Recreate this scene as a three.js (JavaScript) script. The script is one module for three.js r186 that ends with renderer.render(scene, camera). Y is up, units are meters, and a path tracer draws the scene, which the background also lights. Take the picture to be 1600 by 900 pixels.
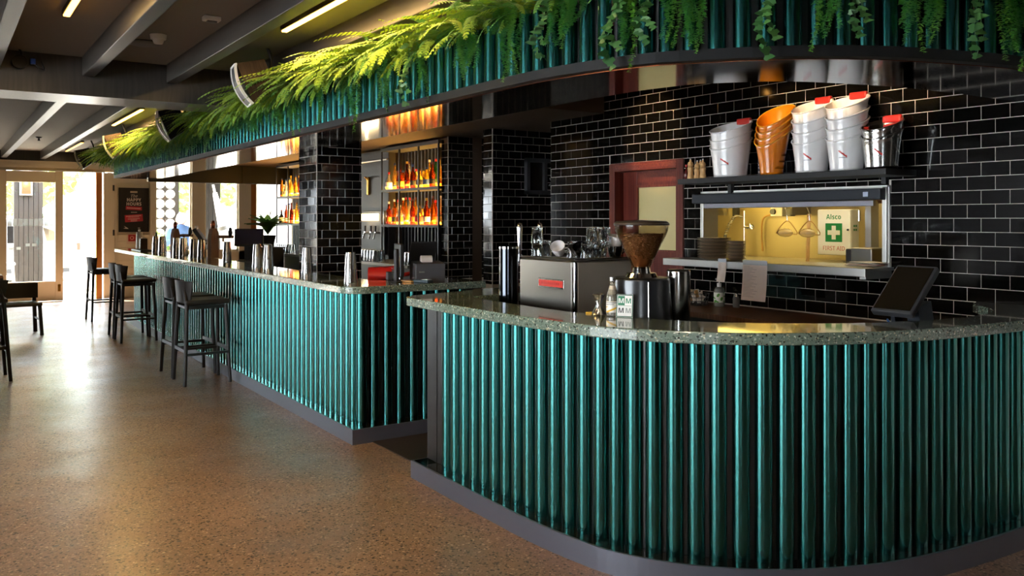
import * as THREE from 'three';
import { RoundedBoxGeometry } from 'three/addons/geometries/RoundedBoxGeometry.js';
import { mergeGeometries, mergeVertices, toCreasedNormals } from 'three/addons/utils/BufferGeometryUtils.js';
import { MarchingCubes } from 'three/addons/objects/MarchingCubes.js';
import { RectAreaLightUniformsLib } from 'three/addons/lights/RectAreaLightUniformsLib.js';

RectAreaLightUniformsLib.init();
const scene = new THREE.Scene();
// camera: level lens with a vertical shift, 33.98 degrees off the line of the bar
const camera = new THREE.PerspectiveCamera(37.44, 16 / 9, 0.05, 400);
camera.position.set(0, 1.5, 0);
camera.rotation.y = -33.978 * Math.PI / 180;
camera.setViewOffset(1600, 900, 0, 107, 1600, 900);
camera.updateProjectionMatrix(); camera.updateMatrixWorld();
// sky, sun, exposure
scene.background = new THREE.Color(0.86, 0.94, 1.0);
scene.backgroundIntensity = 12;
const sun = new THREE.DirectionalLight(new THREE.Color(1, 0.9, 0.74), 34);
sun.position.set(-14, 26, -34); sun.target.position.set(0, 0, -14); sun.castShadow = true;
sun.shadow.mapSize.set(4096, 4096);
Object.assign(sun.shadow.camera, { left: -22, right: 22, top: 22, bottom: -22, near: 1, far: 90 });
scene.add(sun, sun.target);
const renderer = new THREE.WebGLRenderer({ antialias: true });
renderer.toneMapping = THREE.LinearToneMapping;
renderer.toneMappingExposure = 2.0;
renderer.shadowMap.enabled = true;
renderer.outputColorSpace = THREE.SRGBColorSpace;

// ------------------------------------------------------------------ helpers
let seed = 12345;
const rnd = () => { seed |= 0; seed = seed + 0x6D2B79F5 | 0; let t = Math.imul(seed ^ seed >>> 15, 1 | seed); t = t + Math.imul(t ^ t >>> 7, 61 | t) ^ t; return ((t ^ t >>> 14) >>> 0) / 4294967296; };
const rr = (a, b) => a + (b - a) * rnd();
const V = (x, y, z) => new THREE.Vector3(x, y, z);
const PI = Math.PI;
const taken = {};
const numbered = (n) => { const k = taken[n] = (taken[n] ?? -1) + 1; return k ? n + '_' + String(k).padStart(3, '0') : n; };
const flat = (g) => { const o = g.index ? g.toNonIndexed() : g; for (const k of Object.keys(o.attributes)) if (!['position', 'normal', 'uv'].includes(k)) o.deleteAttribute(k); return o; };
const merge = (l) => Array.isArray(l) ? (l.length === 1 ? l[0] : mergeGeometries(l.map(flat))) : l;
function obj(name, geos, m, parent = scene) {
  const o = new THREE.Mesh(merge(geos), m);
  o.name = parent === scene ? numbered(name) : name; o.castShadow = o.receiveShadow = true; parent.add(o); return o;
}
function tag(o, label, category, group) { o.userData.label = label; o.userData.category = category; if (group) o.userData.group = group; return o; }
function thing(name, label, category, [x, y, z] = [0, 0, 0], turn = 0, group) {
  const o = new THREE.Group(); o.name = numbered(name); scene.add(o); o.position.set(x, y, z); o.rotation.y = turn; return tag(o, label, category, group);
}
function dup(root, [x, y, z], turn, label, group) {
  const r = root.clone(); r.name = numbered(root.name.replace(/_\d{3}$/, '')); scene.add(r); r.position.set(x, y, z); r.rotation.y = turn;
  r.userData = { ...root.userData }; if (label) r.userData.label = label; if (group) r.userData.group = group; return r;
}
function struct(name, geos, m, label) { const o = obj(name, geos, m); o.userData.kind = 'structure'; if (label) o.userData.label = label; return o; }
function sgroup(name, label) { const o = new THREE.Group(); o.name = name; o.userData = { kind: 'structure', label }; scene.add(o); return o; }
// geometries, uv in metres
function bx(x0, x1, y0, y1, z0, z1) {
  const w = x1 - x0, h = y1 - y0, d = z1 - z0, g = new THREE.BoxGeometry(w, h, d), uv = g.attributes.uv;
  const s = [[d, h], [d, h], [w, d], [w, d], [w, h], [w, h]];
  for (let i = 0; i < 24; i++) { const f = s[i >> 2]; uv.setXY(i, uv.getX(i) * f[0], uv.getY(i) * f[1]); }
  g.translate((x0 + x1) / 2, (y0 + y1) / 2, (z0 + z1) / 2); return g;
}
const rb = (w, h, d, x = 0, y = 0, z = 0, r = 0.006) => new RoundedBoxGeometry(w, h, d, 2, Math.min(r, w / 2.1, h / 2.1, d / 2.1)).translate(x, y, z);
const cy = (r0, r1, h, x = 0, y = 0, z = 0, n = 20) => new THREE.CylinderGeometry(r1, r0, h, n).translate(x, y + h / 2, z);   // r0 bottom, r1 top, y = base
const sp = (r, x = 0, y = 0, z = 0, n = 14) => new THREE.SphereGeometry(r, n, Math.max(6, n / 2 | 0)).translate(x, y, z);
const lathe = (pts, n = 24) => new THREE.LatheGeometry(pts.map(([r, y]) => new THREE.Vector2(r, y)), n);
const tube = (pts, r, seg = 24, n = 8, closed = false) => new THREE.TubeGeometry(new THREE.CatmullRomCurve3(pts.map((p) => V(...p)), closed), seg, r, n, closed);
function bar(a, b, w, d = w) { // box between two points
  const A = V(...a), B = V(...b), L = A.distanceTo(B), g = new THREE.BoxGeometry(w, L, d);
  g.applyQuaternion(new THREE.Quaternion().setFromUnitVectors(V(0, 1, 0), B.clone().sub(A).normalize())); g.translate(...A.add(B).multiplyScalar(0.5).toArray()); return g;
}
function rod(a, b, r0, r1 = r0, n = 10) { const A = V(...a), B = V(...b), L = A.distanceTo(B), g = new THREE.CylinderGeometry(r1, r0, L, n); g.applyQuaternion(new THREE.Quaternion().setFromUnitVectors(V(0, 1, 0), B.clone().sub(A).normalize())); g.translate(...A.add(B).multiplyScalar(0.5).toArray()); return g; }
function slab(pts, y0, y1, bevel = 0) { // polygon in (x, z) extruded upward
  const s = new THREE.Shape(pts.map(([x, z]) => new THREE.Vector2(x, -z)));
  const g = new THREE.ExtrudeGeometry(s, { depth: y1 - y0 - 2 * bevel, bevelEnabled: bevel > 0, bevelSize: bevel, bevelOffset: -bevel, bevelThickness: bevel, bevelSegments: 2, curveSegments: 8 });
  g.translate(0, 0, bevel); g.rotateX(-PI / 2); g.translate(0, y0, 0); return g;
}
// ------------------------------------------------------------------ textures
function noise2(n, sd) { // tileable value noise on an n x n lattice
  let q = sd * 7919 + 13; const r = () => { q = (q * 1103515245 + 12345) & 0x7fffffff; return q / 0x7fffffff; };
  const a = Float32Array.from({ length: n * n }, r);
  return (u, v) => { const x = u * n, y = v * n, i = Math.floor(x), j = Math.floor(y); let fx = x - i, fy = y - j; fx = fx * fx * (3 - 2 * fx); fy = fy * fy * (3 - 2 * fy);
    const A = (p, s) => a[((s % n + n) % n) * n + (p % n + n) % n]; return (A(i, j) * (1 - fx) + A(i + 1, j) * fx) * (1 - fy) + (A(i, j + 1) * (1 - fx) + A(i + 1, j + 1) * fx) * fy; };
}
function dataTex(S, T, fn, srgb = true, rep = 1) {
  const d = new Uint8Array(S * T * 4);
  for (let y = 0, k = 0; y < T; y++) for (let x = 0; x < S; x++, k += 4) { const c = fn(x, y); d[k] = c[0]; d[k + 1] = c[1]; d[k + 2] = c[2]; d[k + 3] = 255; }
  const t = new THREE.DataTexture(d, S, T); t.wrapS = t.wrapT = THREE.RepeatWrapping; t.magFilter = THREE.LinearFilter; t.minFilter = THREE.LinearMipmapLinearFilter; t.generateMipmaps = true;
  if (srgb) t.colorSpace = THREE.SRGBColorSpace; t.repeat.set(rep, rep); t.needsUpdate = true; return t;
}
function spots(S, N, r0, r1, cols, base) { // scatter chips over a base function
  const a = new Float32Array(S * S * 3);
  for (let y = 0; y < S; y++) for (let x = 0; x < S; x++) { const c = base(x / S, y / S), k = (y * S + x) * 3; a[k] = c[0]; a[k + 1] = c[1]; a[k + 2] = c[2]; }
  for (let n = 0; n < N; n++) {
    const q = rnd(), R = r0 + (r1 - r0) * q * q, cx = rnd() * S, cz = rnd() * S, e = rr(0.55, 1), an = rnd() * PI, ca = Math.cos(an), sa = Math.sin(an), col = cols[Math.floor(rnd() * cols.length)], al = col[3] ?? 1, sh = rr(0.8, 1.2);
    for (let j = -Math.ceil(R); j <= R; j++) for (let i = -Math.ceil(R); i <= R; i++) {
      const u = (i * ca + j * sa) / R, v = (-i * sa + j * ca) / (R * e), D = u * u + v * v; if (D > 1) continue;
      const k = (((cz + j | 0) + S) % S * S + ((cx + i | 0) + S) % S) * 3, w = al * Math.min(1, (1 - D) * 3); for (let m = 0; m < 3; m++) a[k + m] += (Math.min(255, col[m] * sh) - a[k + m]) * w;
    }
  }
  return a;
}
function canvas(w, h, draw) { const c = document.createElement('canvas'); c.width = w; c.height = h; const x = c.getContext('2d'); draw(x, w, h); const t = new THREE.CanvasTexture(c); t.colorSpace = THREE.SRGBColorSpace; return t; }
// materials
const std = (c, rough = 0.5, metal = 0, more = {}) => new THREE.MeshPhysicalMaterial({ color: new THREE.Color(c), roughness: rough, metalness: metal, ...more });
const fromArr = (a, S, rep) => dataTex(S, S, (x, y) => { const k = (y * S + x) * 3; return [a[k], a[k + 1], a[k + 2]]; }, true, rep);
const nA = noise2(6, 1), nB = noise2(17, 2), nC = noise2(61, 3), nD = noise2(190, 4);
const floorArr = spots(2048, 64000, 1.4, 5.2, [[44, 34, 28, 0.85], [58, 45, 37, 0.8], [70, 54, 43, 0.75], [188, 162, 136, 0.6], [172, 144, 118, 0.6], [36, 30, 28, 0.9], [196, 172, 148, 0.45]],
  (u, v) => { const k = 0.5 * nA(u, v) + 0.3 * nB(u, v) + 0.2 * nC(u, v), g = nD(u, v) * 16; return [104 + 40 * k + g, 80 + 34 * k + g, 62 + 30 * k + g]; });
{ // a few larger bluish stones
  const S = 2048; for (let n = 0; n < 60; n++) { const cx = rnd() * S, cz = rnd() * S, R = rr(5, 11), e = rr(0.3, 0.8); for (let j = -12; j <= 12; j++) for (let i = -12; i <= 12; i++) { if ((i / R) ** 2 + (j / (R * e)) ** 2 > 1 - 0.5 * rnd()) continue; const k = (((cz + j | 0) + S) % S * S + ((cx + i | 0) + S) % S) * 3; floorArr[k] = 70; floorArr[k + 1] = 70; floorArr[k + 2] = 76; } }
}
const floorTex = fromArr(floorArr, 2048, 1 / 3.2);
const floorRough = dataTex(512, 512, (x, y) => { const k = 96 + 60 * nB(x / 512, y / 512) + 50 * nD(x / 512, y / 512); return [k, k, k]; }, false, 1 / 3.2);
const terrArr = spots(1024, 7000, 1.5, 9, [[30, 32, 30, 0.9], [46, 52, 48, 0.85], [206, 212, 198, 0.85], [168, 178, 160, 0.8], [96, 112, 98, 0.8], [190, 184, 150, 0.8], [70, 84, 74, 0.8]],
  (u, v) => { const g = nC(u, v) * 14 + nD(u, v) * 14; return [96 + g, 114 + g, 102 + g]; });
const terrTex = fromArr(terrArr, 1024, 1 / 0.6);
const grain = (r, g, b, amp, sd, rep = 1) => { const a = noise2(4, sd), c = noise2(96, sd + 1), e = noise2(13, sd + 2); return dataTex(512, 512, (x, y) => { const u = x / 512, v = y / 512, k = (c(u + 0.02 * e(u, v), v * 0.045) - 0.5) * amp + (a(u, v) - 0.5) * amp * 0.7; return [r + k, g + k * 0.9, b + k * 0.8].map((q) => Math.max(0, Math.min(255, q))); }, true, rep); };
const M = {
  floor: new THREE.MeshPhysicalMaterial({ map: floorTex, roughnessMap: floorRough, roughness: 0.75, clearcoat: 0.35, clearcoatRoughness: 0.25 }),
  vinyl: std('#2b2019', 0.45), terrazzo: new THREE.MeshPhysicalMaterial({ map: terrTex, roughness: 0.22, clearcoat: 1, clearcoatRoughness: 0.05 }),
  teal: std(0, 0.23, 1, { clearcoat: 0.6, clearcoatRoughness: 0.1 }),
  tealBack: std('#141513', 0.4, 0.3, { clearcoat: 0.5, clearcoatRoughness: 0.2 }),
  kick: std('#63646f', 0.36, 0.55), kickTop: std('#1d1a18', 0.12, 0.2, { clearcoat: 1, clearcoatRoughness: 0.06 }),
  lip: std('#0b0b0c', 0.7), mirror: std('#827f7a', 0.08, 1), steel: std('#b9b8b4', 0.18, 1), brushed: std('#a9a7a2', 0.3, 1, { anisotropy: 0.6 }), chrome: std('#e2e2e2', 0.06, 1),
  steelDark: std('#8a857d', 0.3, 1, { anisotropy: 0.5 }), black: std('#0f0f10', 0.4), blackGloss: std('#0b0b0c', 0.14, 0, { clearcoat: 1 }), charcoal: std('#2c2c2f', 0.5), grey: std('#6d6c6a', 0.5), white: std('#e9e7e2', 0.45), whiteGloss: std('#e6e3e2', 0.22, 0, { clearcoat: 0.6, clearcoatRoughness: 0.15 }),
  tile: [std('#0a0908', 0.08, 0, { specularIntensity: 0.75 }), std('#0d0a09', 0.1, 0, { specularIntensity: 0.75 }), std('#080808', 0.07, 0, { specularIntensity: 0.75 })],
  grout: std('#cdc6bc', 0.9), brown: std('#4b3b2e', 0.75), darkWall: std('#241c17', 0.8), ceil: std('#7d766c', 0.85), beam: null, cream: std('#eaddc0', 0.55), creamTrim: std('#eaddc2', 0.45),
  timberRed: null, bench: null, brownBoard: null, orangePost: std('#b0702c', 0.5),
  glass: new THREE.MeshPhysicalMaterial({ color: '#ffffff', roughness: 0.0, transmission: 1, thickness: 0, ior: 1.5 }),
  glassWare: new THREE.MeshPhysicalMaterial({ color: '#f4f7f7', roughness: 0.02, transmission: 1, thickness: 0.02, ior: 1.45 }),
  red: std('#c3261c', 0.35, 0, { clearcoat: 0.5 }), orange: std('#e07c12', 0.22, 0, { clearcoat: 0.8, clearcoatRoughness: 0.1 }), seat: std('#2a2622', 0.5), legs: std('#191513', 0.45),
  leaf: [std('#86ad2c', 0.85, 0, { transmission: 0.25, thickness: 0, side: THREE.DoubleSide }), std('#a3bf2e', 0.85, 0, { transmission: 0.25, thickness: 0, side: THREE.DoubleSide }), std('#669a2e', 0.85, 0, { transmission: 0.25, thickness: 0, side: THREE.DoubleSide })],
  trail: [std('#57a83a', 0.5, 0, { side: THREE.DoubleSide }), std('#78b83c', 0.5, 0, { side: THREE.DoubleSide })], ivy: [std('#3c6b34', 0.45, 0, { side: THREE.DoubleSide }), std('#4f7f3c', 0.45, 0, { side: THREE.DoubleSide })], broad: std('#5b8f3e', 0.5, 0, { transmission: 0.2, thickness: 0, side: THREE.DoubleSide }), stem: std('#5a3a2a', 0.8), stemGreen: std('#6f8f2c', 0.6), soil: std('#241a12', 0.95),
  brass: std('#b48a3a', 0.25, 1), copper: std('#b0603a', 0.25, 1), paper: std('#e6dfd8', 0.8), kitchenWall: std('#b9a878', 0.4, 0.35), gold: std('#a57d3c', 0.4), wood: null, creamPanel: std('#cdbb80', 0.35),
};
M.teal.color.setRGB(0.028, 0.18, 0.168);
M.beam = new THREE.MeshPhysicalMaterial({ map: grain(60, 56, 52, 14, 21, 0.8), roughness: 0.34 });
M.timberRed = new THREE.MeshPhysicalMaterial({ map: grain(96, 30, 14, 34, 31, 1.4), roughness: 0.5 });
M.bench = new THREE.MeshPhysicalMaterial({ map: grain(110, 74, 48, 30, 41, 1.2), roughness: 0.35 });
M.brownBoard = new THREE.MeshPhysicalMaterial({ map: grain(30, 24, 22, 14, 51, 1), roughness: 0.6 });
M.wood = new THREE.MeshPhysicalMaterial({ map: grain(196, 152, 96, 34, 61, 3), roughness: 0.45 });
M.paddle = new THREE.MeshPhysicalMaterial({ map: grain(150, 112, 82, 26, 71, 3), roughness: 0.5 });
M.speakerWood = new THREE.MeshPhysicalMaterial({ map: grain(72, 50, 34, 20, 81, 2), roughness: 0.5 });
const emis = (c, k) => new THREE.MeshPhysicalMaterial({ color: '#111111', emissive: new THREE.Color(c), emissiveIntensity: k, roughness: 0.5 });
// ------------------------------------------------------------------ room shell
struct('floor', bx(-7.2, 7.3, -0.2, 0, -17.85, 5.2).scale(1, 1, 1), M.floor, 'polished brown concrete floor with exposed aggregate');
struct('floor_bar', bx(2.42, 4.74, 0, 0.006, -13.3, -2.1), M.vinyl, 'dark brown sheet floor behind the bars');
const ceiling = sgroup('ceiling', 'grey board ceiling crossed by dark painted timber beams');
obj('panel', bx(-7.2, 7.3, 2.75, 2.95, -17.85, 5.2), M.ceil, ceiling);
obj('cross_beam', [bx(-7, 4.9, 2.45, 2.75, -7.75, -7.27)], M.beam, ceiling);
obj('cross_beam_board', [bx(-7, 4.9, 2.45, 2.6, -7.27, -7.245)], M.beam, ceiling);
for (const x of [-4.5, -3.9, -3.28, -2.67, -2.06, -1.45, -0.85, -0.25, 0.28, 0.908, 1.52, 2.12]) {
  obj('beam', new RoundedBoxGeometry(0.088, 0.15, 12.2, 1, 0.006).translate(x + 0.044, 2.676, -1.14), M.beam, ceiling);
  obj('beam', new RoundedBoxGeometry(0.088, 0.15, 9.85, 1, 0.006).translate(x + 0.044, 2.676, -12.68), M.beam, ceiling);
}
// shell walls
struct('wall_left', [bx(-7.2, -7, 0, 2.75, -17.85, -7.0), bx(-7.2, -7, 0, 2.75, -1, 5.2), bx(-7.2, -7, 0, 0.25, -7, -1), bx(-7.2, -7, 2.5, 2.75, -7, -1)], M.darkWall, 'deep brown side wall with an unseen window');
{
  const w = sgroup('window_1', 'unseen side window with dark frame lighting the ribs'); w.position.set(-7.1, 0.25, -4);  // out of view, sized to give the ribs their broad highlight
  obj('frame', [bx(-0.04, 0.04, 0, 0.06, -3, 3), bx(-0.04, 0.04, 2.19, 2.25, -3, 3), ...[-3, -1.02, 0.96, 2.94].map((z) => bx(-0.04, 0.04, 0, 2.25, z, z + 0.06))], M.charcoal, w);
  for (const z of [-2.94, -0.96, 1.02]) obj('pane', bx(-0.004, 0.004, 0.06, 2.19, z, z + 1.92), M.glass, w);
}
struct('wall_back', [bx(-7.2, -5.9, 0, 2.75, 5, 5.2), bx(-4.7, 7.3, 0, 2.75, 5, 5.2), bx(-5.9, -4.7, 0, 0.3, 5, 5.2), bx(-5.9, -4.7, 2.35, 2.75, 5, 5.2)], M.darkWall, 'wall behind the viewer with an unseen window');
{
  const w = sgroup('window_6', 'unseen window behind the viewer with dark frame'); w.position.set(-5.3, 0.3, 5.1);  // out of view, kept narrow for a thin line of light on the ribs
  obj('frame', [bx(-0.6, 0.6, 0, 0.06, -0.04, 0.04), bx(-0.6, 0.6, 1.99, 2.05, -0.04, 0.04), ...[-0.6, 0.54].map((x) => bx(x, x + 0.06, 0, 2.05, -0.04, 0.04))], M.charcoal, w);
  obj('pane', bx(-0.54, 0.54, 0.06, 1.99, -0.004, 0.004), M.glass, w);
}
struct('unseen_wall_partition', bx(-7, 0.28, 0, 2.45, -7.72, -7.3), M.darkWall, 'unseen wall stub below the cross beam shading the far bar');  // out of view, placed to keep window light off the far ribs and stools
struct('wall_outer', bx(7.1, 7.3, 0, 2.75, -17.85, 5.2), M.darkWall, 'outer side wall');

// ---- black metro tiles, each a piece of its own
const TW = 0.149, TH = 0.074;
const tileGeo = (() => { // chamfered glazed tile, face toward +z, back at z = 0
  const c = 0.0016, d = 0.0026, w = TW / 2, h = TH / 2, P = [[-w, -h, 0], [w, -h, 0], [w, h, 0], [-w, h, 0], [-w, -h, d - c], [w, -h, d - c], [w, h, d - c], [-w, h, d - c], [-w + c, -h + c, d], [w - c, -h + c, d], [w - c, h - c, d], [-w + c, h - c, d]];
  const F = []; const q = (a, b, e, f) => F.push(a, b, e, a, e, f); q(8, 9, 10, 11);
  for (let i = 0; i < 4; i++) { const j = (i + 1) % 4; q(4 + i, 4 + j, 8 + j, 8 + i); q(i, j, 4 + j, 4 + i); }
  const g = new THREE.BufferGeometry(); g.setAttribute('position', new THREE.Float32BufferAttribute(F.flatMap((i) => P[i]), 3)); g.setAttribute('uv', new THREE.Float32BufferAttribute(F.flatMap((i) => [P[i][0] + w, P[i][1] + h]), 2)); g.computeVertexNormals(); return g;
})();
// face 'x': plane x = at, looking toward -x, u = z;  face 'z': plane z = at, looking toward +z, u = x
function tiles(parent, face, at, [u0, u1], [v0, v1], uRef, vRef, holes = [], most = 300, phase = 0) {
  const list = [];
  for (let r = Math.floor((v0 - vRef) / 0.077); r <= Math.ceil((v1 - vRef) / 0.077); r++) {
    const off = ((r + phase) & 1) ? 0.076 : 0, y0 = vRef + r * 0.077 + 0.0015, y1 = y0 + TH;
    for (let k = Math.floor((u0 - uRef - off) / 0.152) - 1; k <= Math.ceil((u1 - uRef - off) / 0.152); k++) {
      const a0 = uRef + off + k * 0.152 + 0.0015; let rects = [[Math.max(a0, u0), Math.min(a0 + TW, u1), Math.max(y0, v0), Math.min(y1, v1)]];
      for (const [h0, h1, g0, g1] of holes) rects = rects.flatMap(([a, b, c, d]) => {
        if (h1 <= a || h0 >= b || g1 <= c || g0 >= d) return [[a, b, c, d]]; const o = [];
        if (h0 > a) o.push([a, h0, c, d]); if (h1 < b) o.push([h1, b, c, d]); const x0 = Math.max(a, h0), x1 = Math.min(b, h1); if (g0 > c) o.push([x0, x1, c, g0]); if (g1 < d) o.push([x0, x1, g1, d]); return o; });
      for (const q of rects) if (q[1] - q[0] > 0.012 && q[3] - q[2] > 0.01) list.push(q);
    }
  }
  const mk = ([a, b, c, d]) => {
    const o = new THREE.Object3D(), u = (a + b) / 2, v = (c + d) / 2; if (face === 'x') { o.position.set(at, v, u); o.rotation.y = -PI / 2; } else { o.position.set(u, v, at); }
    o.rotation.x += 0; o.rotateX(rr(-1, 1) * 0.01); o.rotateY(rr(-1, 1) * 0.005); o.scale.set((b - a) / TW, (d - c) / TH, 1); return o;
  };
  const eye = (q) => { const u = (q[0] + q[1]) / 2, v = (q[2] + q[3]) / 2, p = face === 'x' ? [at, v, u] : [u, v, at]; const D = Math.hypot(p[0], p[1] - 1.5, p[2]); return D / Math.sqrt((q[1] - q[0]) * (q[3] - q[2])); };
  list.sort((p, q) => eye(p) - eye(q));
  list.slice(0, most).forEach((q) => { const o = mk(q), t = new THREE.Mesh(tileGeo, M.tile[Math.floor(rnd() * 3)]); t.name = 'tile'; t.position.copy(o.position); t.quaternion.copy(o.quaternion); t.scale.copy(o.scale); t.castShadow = t.receiveShadow = true; parent.add(t); });
  const rest = list.slice(most).map((q) => { const o = mk(q); o.updateMatrix(); return tileGeo.clone().applyMatrix4(o.matrix); });
  if (rest.length) { const m = obj('tile_field', rest, M.tile[0], parent); m.userData.kind = 'stuff'; }
}
// right wall behind the curved counter
const RW = 4.734;
const wallR = sgroup('wall_right', 'wall of glossy black metro tiles with pale grout');
obj('grout_bed', [bx(RW + 0.006, 4.86, 0, 2.75, -6.383, -5.533), bx(RW + 0.006, 4.86, 1.97, 2.75, -5.533, -4.67), bx(RW + 0.006, 4.86, 0, 2.75, -4.67, -4.479), bx(RW + 0.006, 4.86, 0, 1.2, -4.479, -2.974), bx(RW + 0.006, 4.86, 1.695, 2.75, -4.479, -2.974), bx(RW + 0.006, 4.86, 0, 2.75, -2.974, 5)], M.grout, wallR);
tiles(wallR, 'x', RW + 0.006, [-6.383, -0.9], [0.887, 2.748], -2.884, 1.507, [[-5.535, -4.668, 0, 1.972], [-4.481, -2.972, 1.2, 1.697]], 290, 1);
// tiled pillars and the return wall of the back bar
function pillar(name, label, x0, x1, z0, z1, top, vRef, zw) {
  const g = sgroup(name, label);
  obj('grout_bed', bx(x0 + 0.006, x1, 0, top, z0, z1 - 0.006), M.grout, g);
  tiles(g, 'x', x0 + 0.006, [z0, z1 - 0.008], [zw, top], z1 - 0.152 * 1.5, vRef, [], 100);
  tiles(g, 'z', z1 - 0.006, [x0 + 0.008, x1], [zw, top], x0 + 0.05, vRef, [], 190);
  obj('corner_trim', bx(x0, x0 + 0.007, 0, top, z1 - 0.007, z1), std('#a9a29a', 0.4, 0.4), g);
  return g;
}
pillar('wall_pillar_1', 'tiled pillar standing behind the long bar', 2.885, 3.33, -7.975, -7.5, 2.41, 1.478, 0.85);
pillar('wall_pillar_2', 'tiled pillar at the end of the bottle shelves', 4.615, 5.1, -8.25, -8.1, 2.41, 1.49, 0.85);
pillar('wall_pillar_3', 'tiled return wall beside the passage', 4.585, 5.6, -7.33, -7.155, 2.41, 1.5, 0.85);
struct('wall_passage', [bx(5.6, 5.7, 0, 2.6, -8.4, -6.2), bx(4.86, 5.6, 0, 2.6, -6.38, -6.3)], M.brown, 'brown painted wall closing the passage');
struct('wall_bar', bx(4.93, 5.05, 0, 2.6, -13.9, -8.1), M.brown, 'brown painted wall behind the back bar shelves');
// lower ceiling over the back bar, with its bulkhead
struct('ceiling_bar', [bx(2.9, 5.7, 2.412, 2.5, -14.6, -5.617), bx(2.9, RW + 0.1, 2.412, 2.75, -5.66, -5.612)], M.brown, 'brown painted lower ceiling and bulkhead over the back bar');
struct('trim_1', [bx(2.78, 5.6, 2.11, 2.415, -14.66, -14.56), bx(4.28, 4.33, 2.11, 2.4, -14.55, -14.54)], M.black, 'black hood panel across the far end of the back bar');

// ---- end wall with doors and windows (inner face z = -17.7)
const EZ = -17.7, wallE = sgroup('wall_end', 'cream board wall with glazed doors and windows');
const ew = (a, b, c, d) => bx(a, b, c, d, EZ - 0.15, EZ);
obj('lintel', [bx(-7, 7.1, 2.4, 2.75, EZ - 0.15, EZ)], M.cream, wallE);
obj('beam_plate', bx(-7, 7.1, 2.57, 2.75, EZ, EZ + 0.03), M.beam, wallE);
obj('head_rail', [bx(-7, 2.7, 2.44, 2.57, EZ, EZ + 0.06)], M.creamTrim, wallE);
obj('track', [bx(-7, 2.6, 2.385, 2.402, EZ, EZ + 0.05)], M.white, wallE);
obj('pier', [ew(-7, -6.6, 0, 2.4), ew(-5, -3.3, 0, 2.4), ew(-1.1, 0.3, 0, 2.4)], M.brownBoard, wallE);  // brown piers out of view, placed to darken reflections in tiles and ribs
obj('pier', [ew(4.2, 4.45, 0, 2.4)], M.creamTrim, wallE); obj('pier', [ew(5.13, 5.38, 0, 2.4)], M.creamTrim, wallE); obj('post', [ew(5.38, 5.48, 0, 2.4)], M.orangePost, wallE);
obj('pier', [ew(6.3, 7.1, 0, 2.4)], M.creamTrim, wallE); obj('sill_wall', [ew(3.4, 6.3, 0, 0.85)], M.cream, wallE); obj('pier', [ew(2.77, 3.51, 0, 2.4)], M.cream, wallE);
for (let k = 0; k < 7; k++) obj('board', rb(0.72, 0.118, 0.016, 3.135, 0.4 + k * 0.125, EZ + 0.006, 0.004), M.cream, wallE);
obj('corner_strip', [bx(3.41, 3.51, 0, 2.4, EZ, EZ + 0.03), bx(2.77, 2.82, 0, 2.4, EZ, EZ + 0.03), bx(2.82, 3.41, 2.2, 2.3, EZ, EZ + 0.02)], M.creamTrim, wallE);
obj('post', bx(2.455, 2.56, 0, 2.4, EZ - 0.15, EZ + 0.02), M.orangePost, wallE);
[[3.51, 4.2], [4.45, 5.13], [5.48, 6.3]].forEach(([a, b], k) => {
  const w = sgroup('window_' + (k + 2), 'tall end window beyond the bar'); w.position.set((a + b) / 2, 0.85, EZ - 0.07); const h = (b - a) / 2;
  obj('frame', [bx(-h, -h + 0.03, 0, 1.55, -0.03, 0.03), bx(h - 0.03, h, 0, 1.55, -0.03, 0.03), bx(-h, h, 0, 0.04, -0.03, 0.03), bx(-h, h, 1.51, 1.55, -0.03, 0.03)], M.creamTrim, w);
  obj('pane', bx(-h + 0.03, h - 0.03, 0.04, 1.51, -0.003, 0.003), M.glass, w);
});
[[-6.6, -5.0], [-3.3, -2.2], [-2.2, -1.1], [0.3, 0.88], [0.87, 1.9]].forEach(([a, b], k) => {
  const d = sgroup('door_' + (k + 1), 'cream framed glazed sliding door'); d.position.set(a, 0, EZ + 0.0); const w = b - a, s = 0.13, z = k === 4 ? 0.02 : -0.05;
  obj('stile', rb(s, 2.38, 0.045, s / 2, 1.195, z), M.creamTrim, d); obj('stile', rb(s, 2.38, 0.045, w - s / 2, 1.195, z), M.creamTrim, d);
  obj('rail', rb(w - 2 * s, 0.2, 0.044, w / 2, 2.28, z), M.creamTrim, d); obj('rail', rb(w - 2 * s, 0.36, 0.044, w / 2, 0.19, z), M.creamTrim, d);
  obj('pane', bx(s, w - s, 0.37, 2.18, z - 0.003, z + 0.003), M.glass, d);
  if (k === 4) { obj('door_bolt', rb(0.05, 0.13, 0.02, w - s / 2, 0.24, z + 0.03), M.brass, d); const st = obj('sticker', [...[0, 0.09, 0.2, 0.28].map((x) => rb(0.07, 0.05, 0.002, 0.2 + x * 1.3, 0.98 + (x > 0.1 ? 0.06 : 0), z + 0.006, 0.001)), ...Array.from({ length: 9 }, (_, i) => rb(0.07, 0.13, 0.002, 0.18 + i * 0.083, 1.45, z + 0.006, 0.001))], std('#dfe6e6', 0.7, 0, { transparent: true, opacity: 0.75 }), d); }
});
{ // folded back leaf beside the opening
  const d = sgroup('door_6', 'cream door leaf folded back against the wall'); d.position.set(2.58, 0, EZ + 0.03);
  obj('stile', rb(0.19, 2.38, 0.05, 0.095, 1.195, 0), M.creamTrim, d);
  for (const y of [0.62, 1.25, 2.1]) obj('hinge', rb(0.03, 0.11, 0.03, 0.17, y, 0.035), M.charcoal, d);
}
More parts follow.
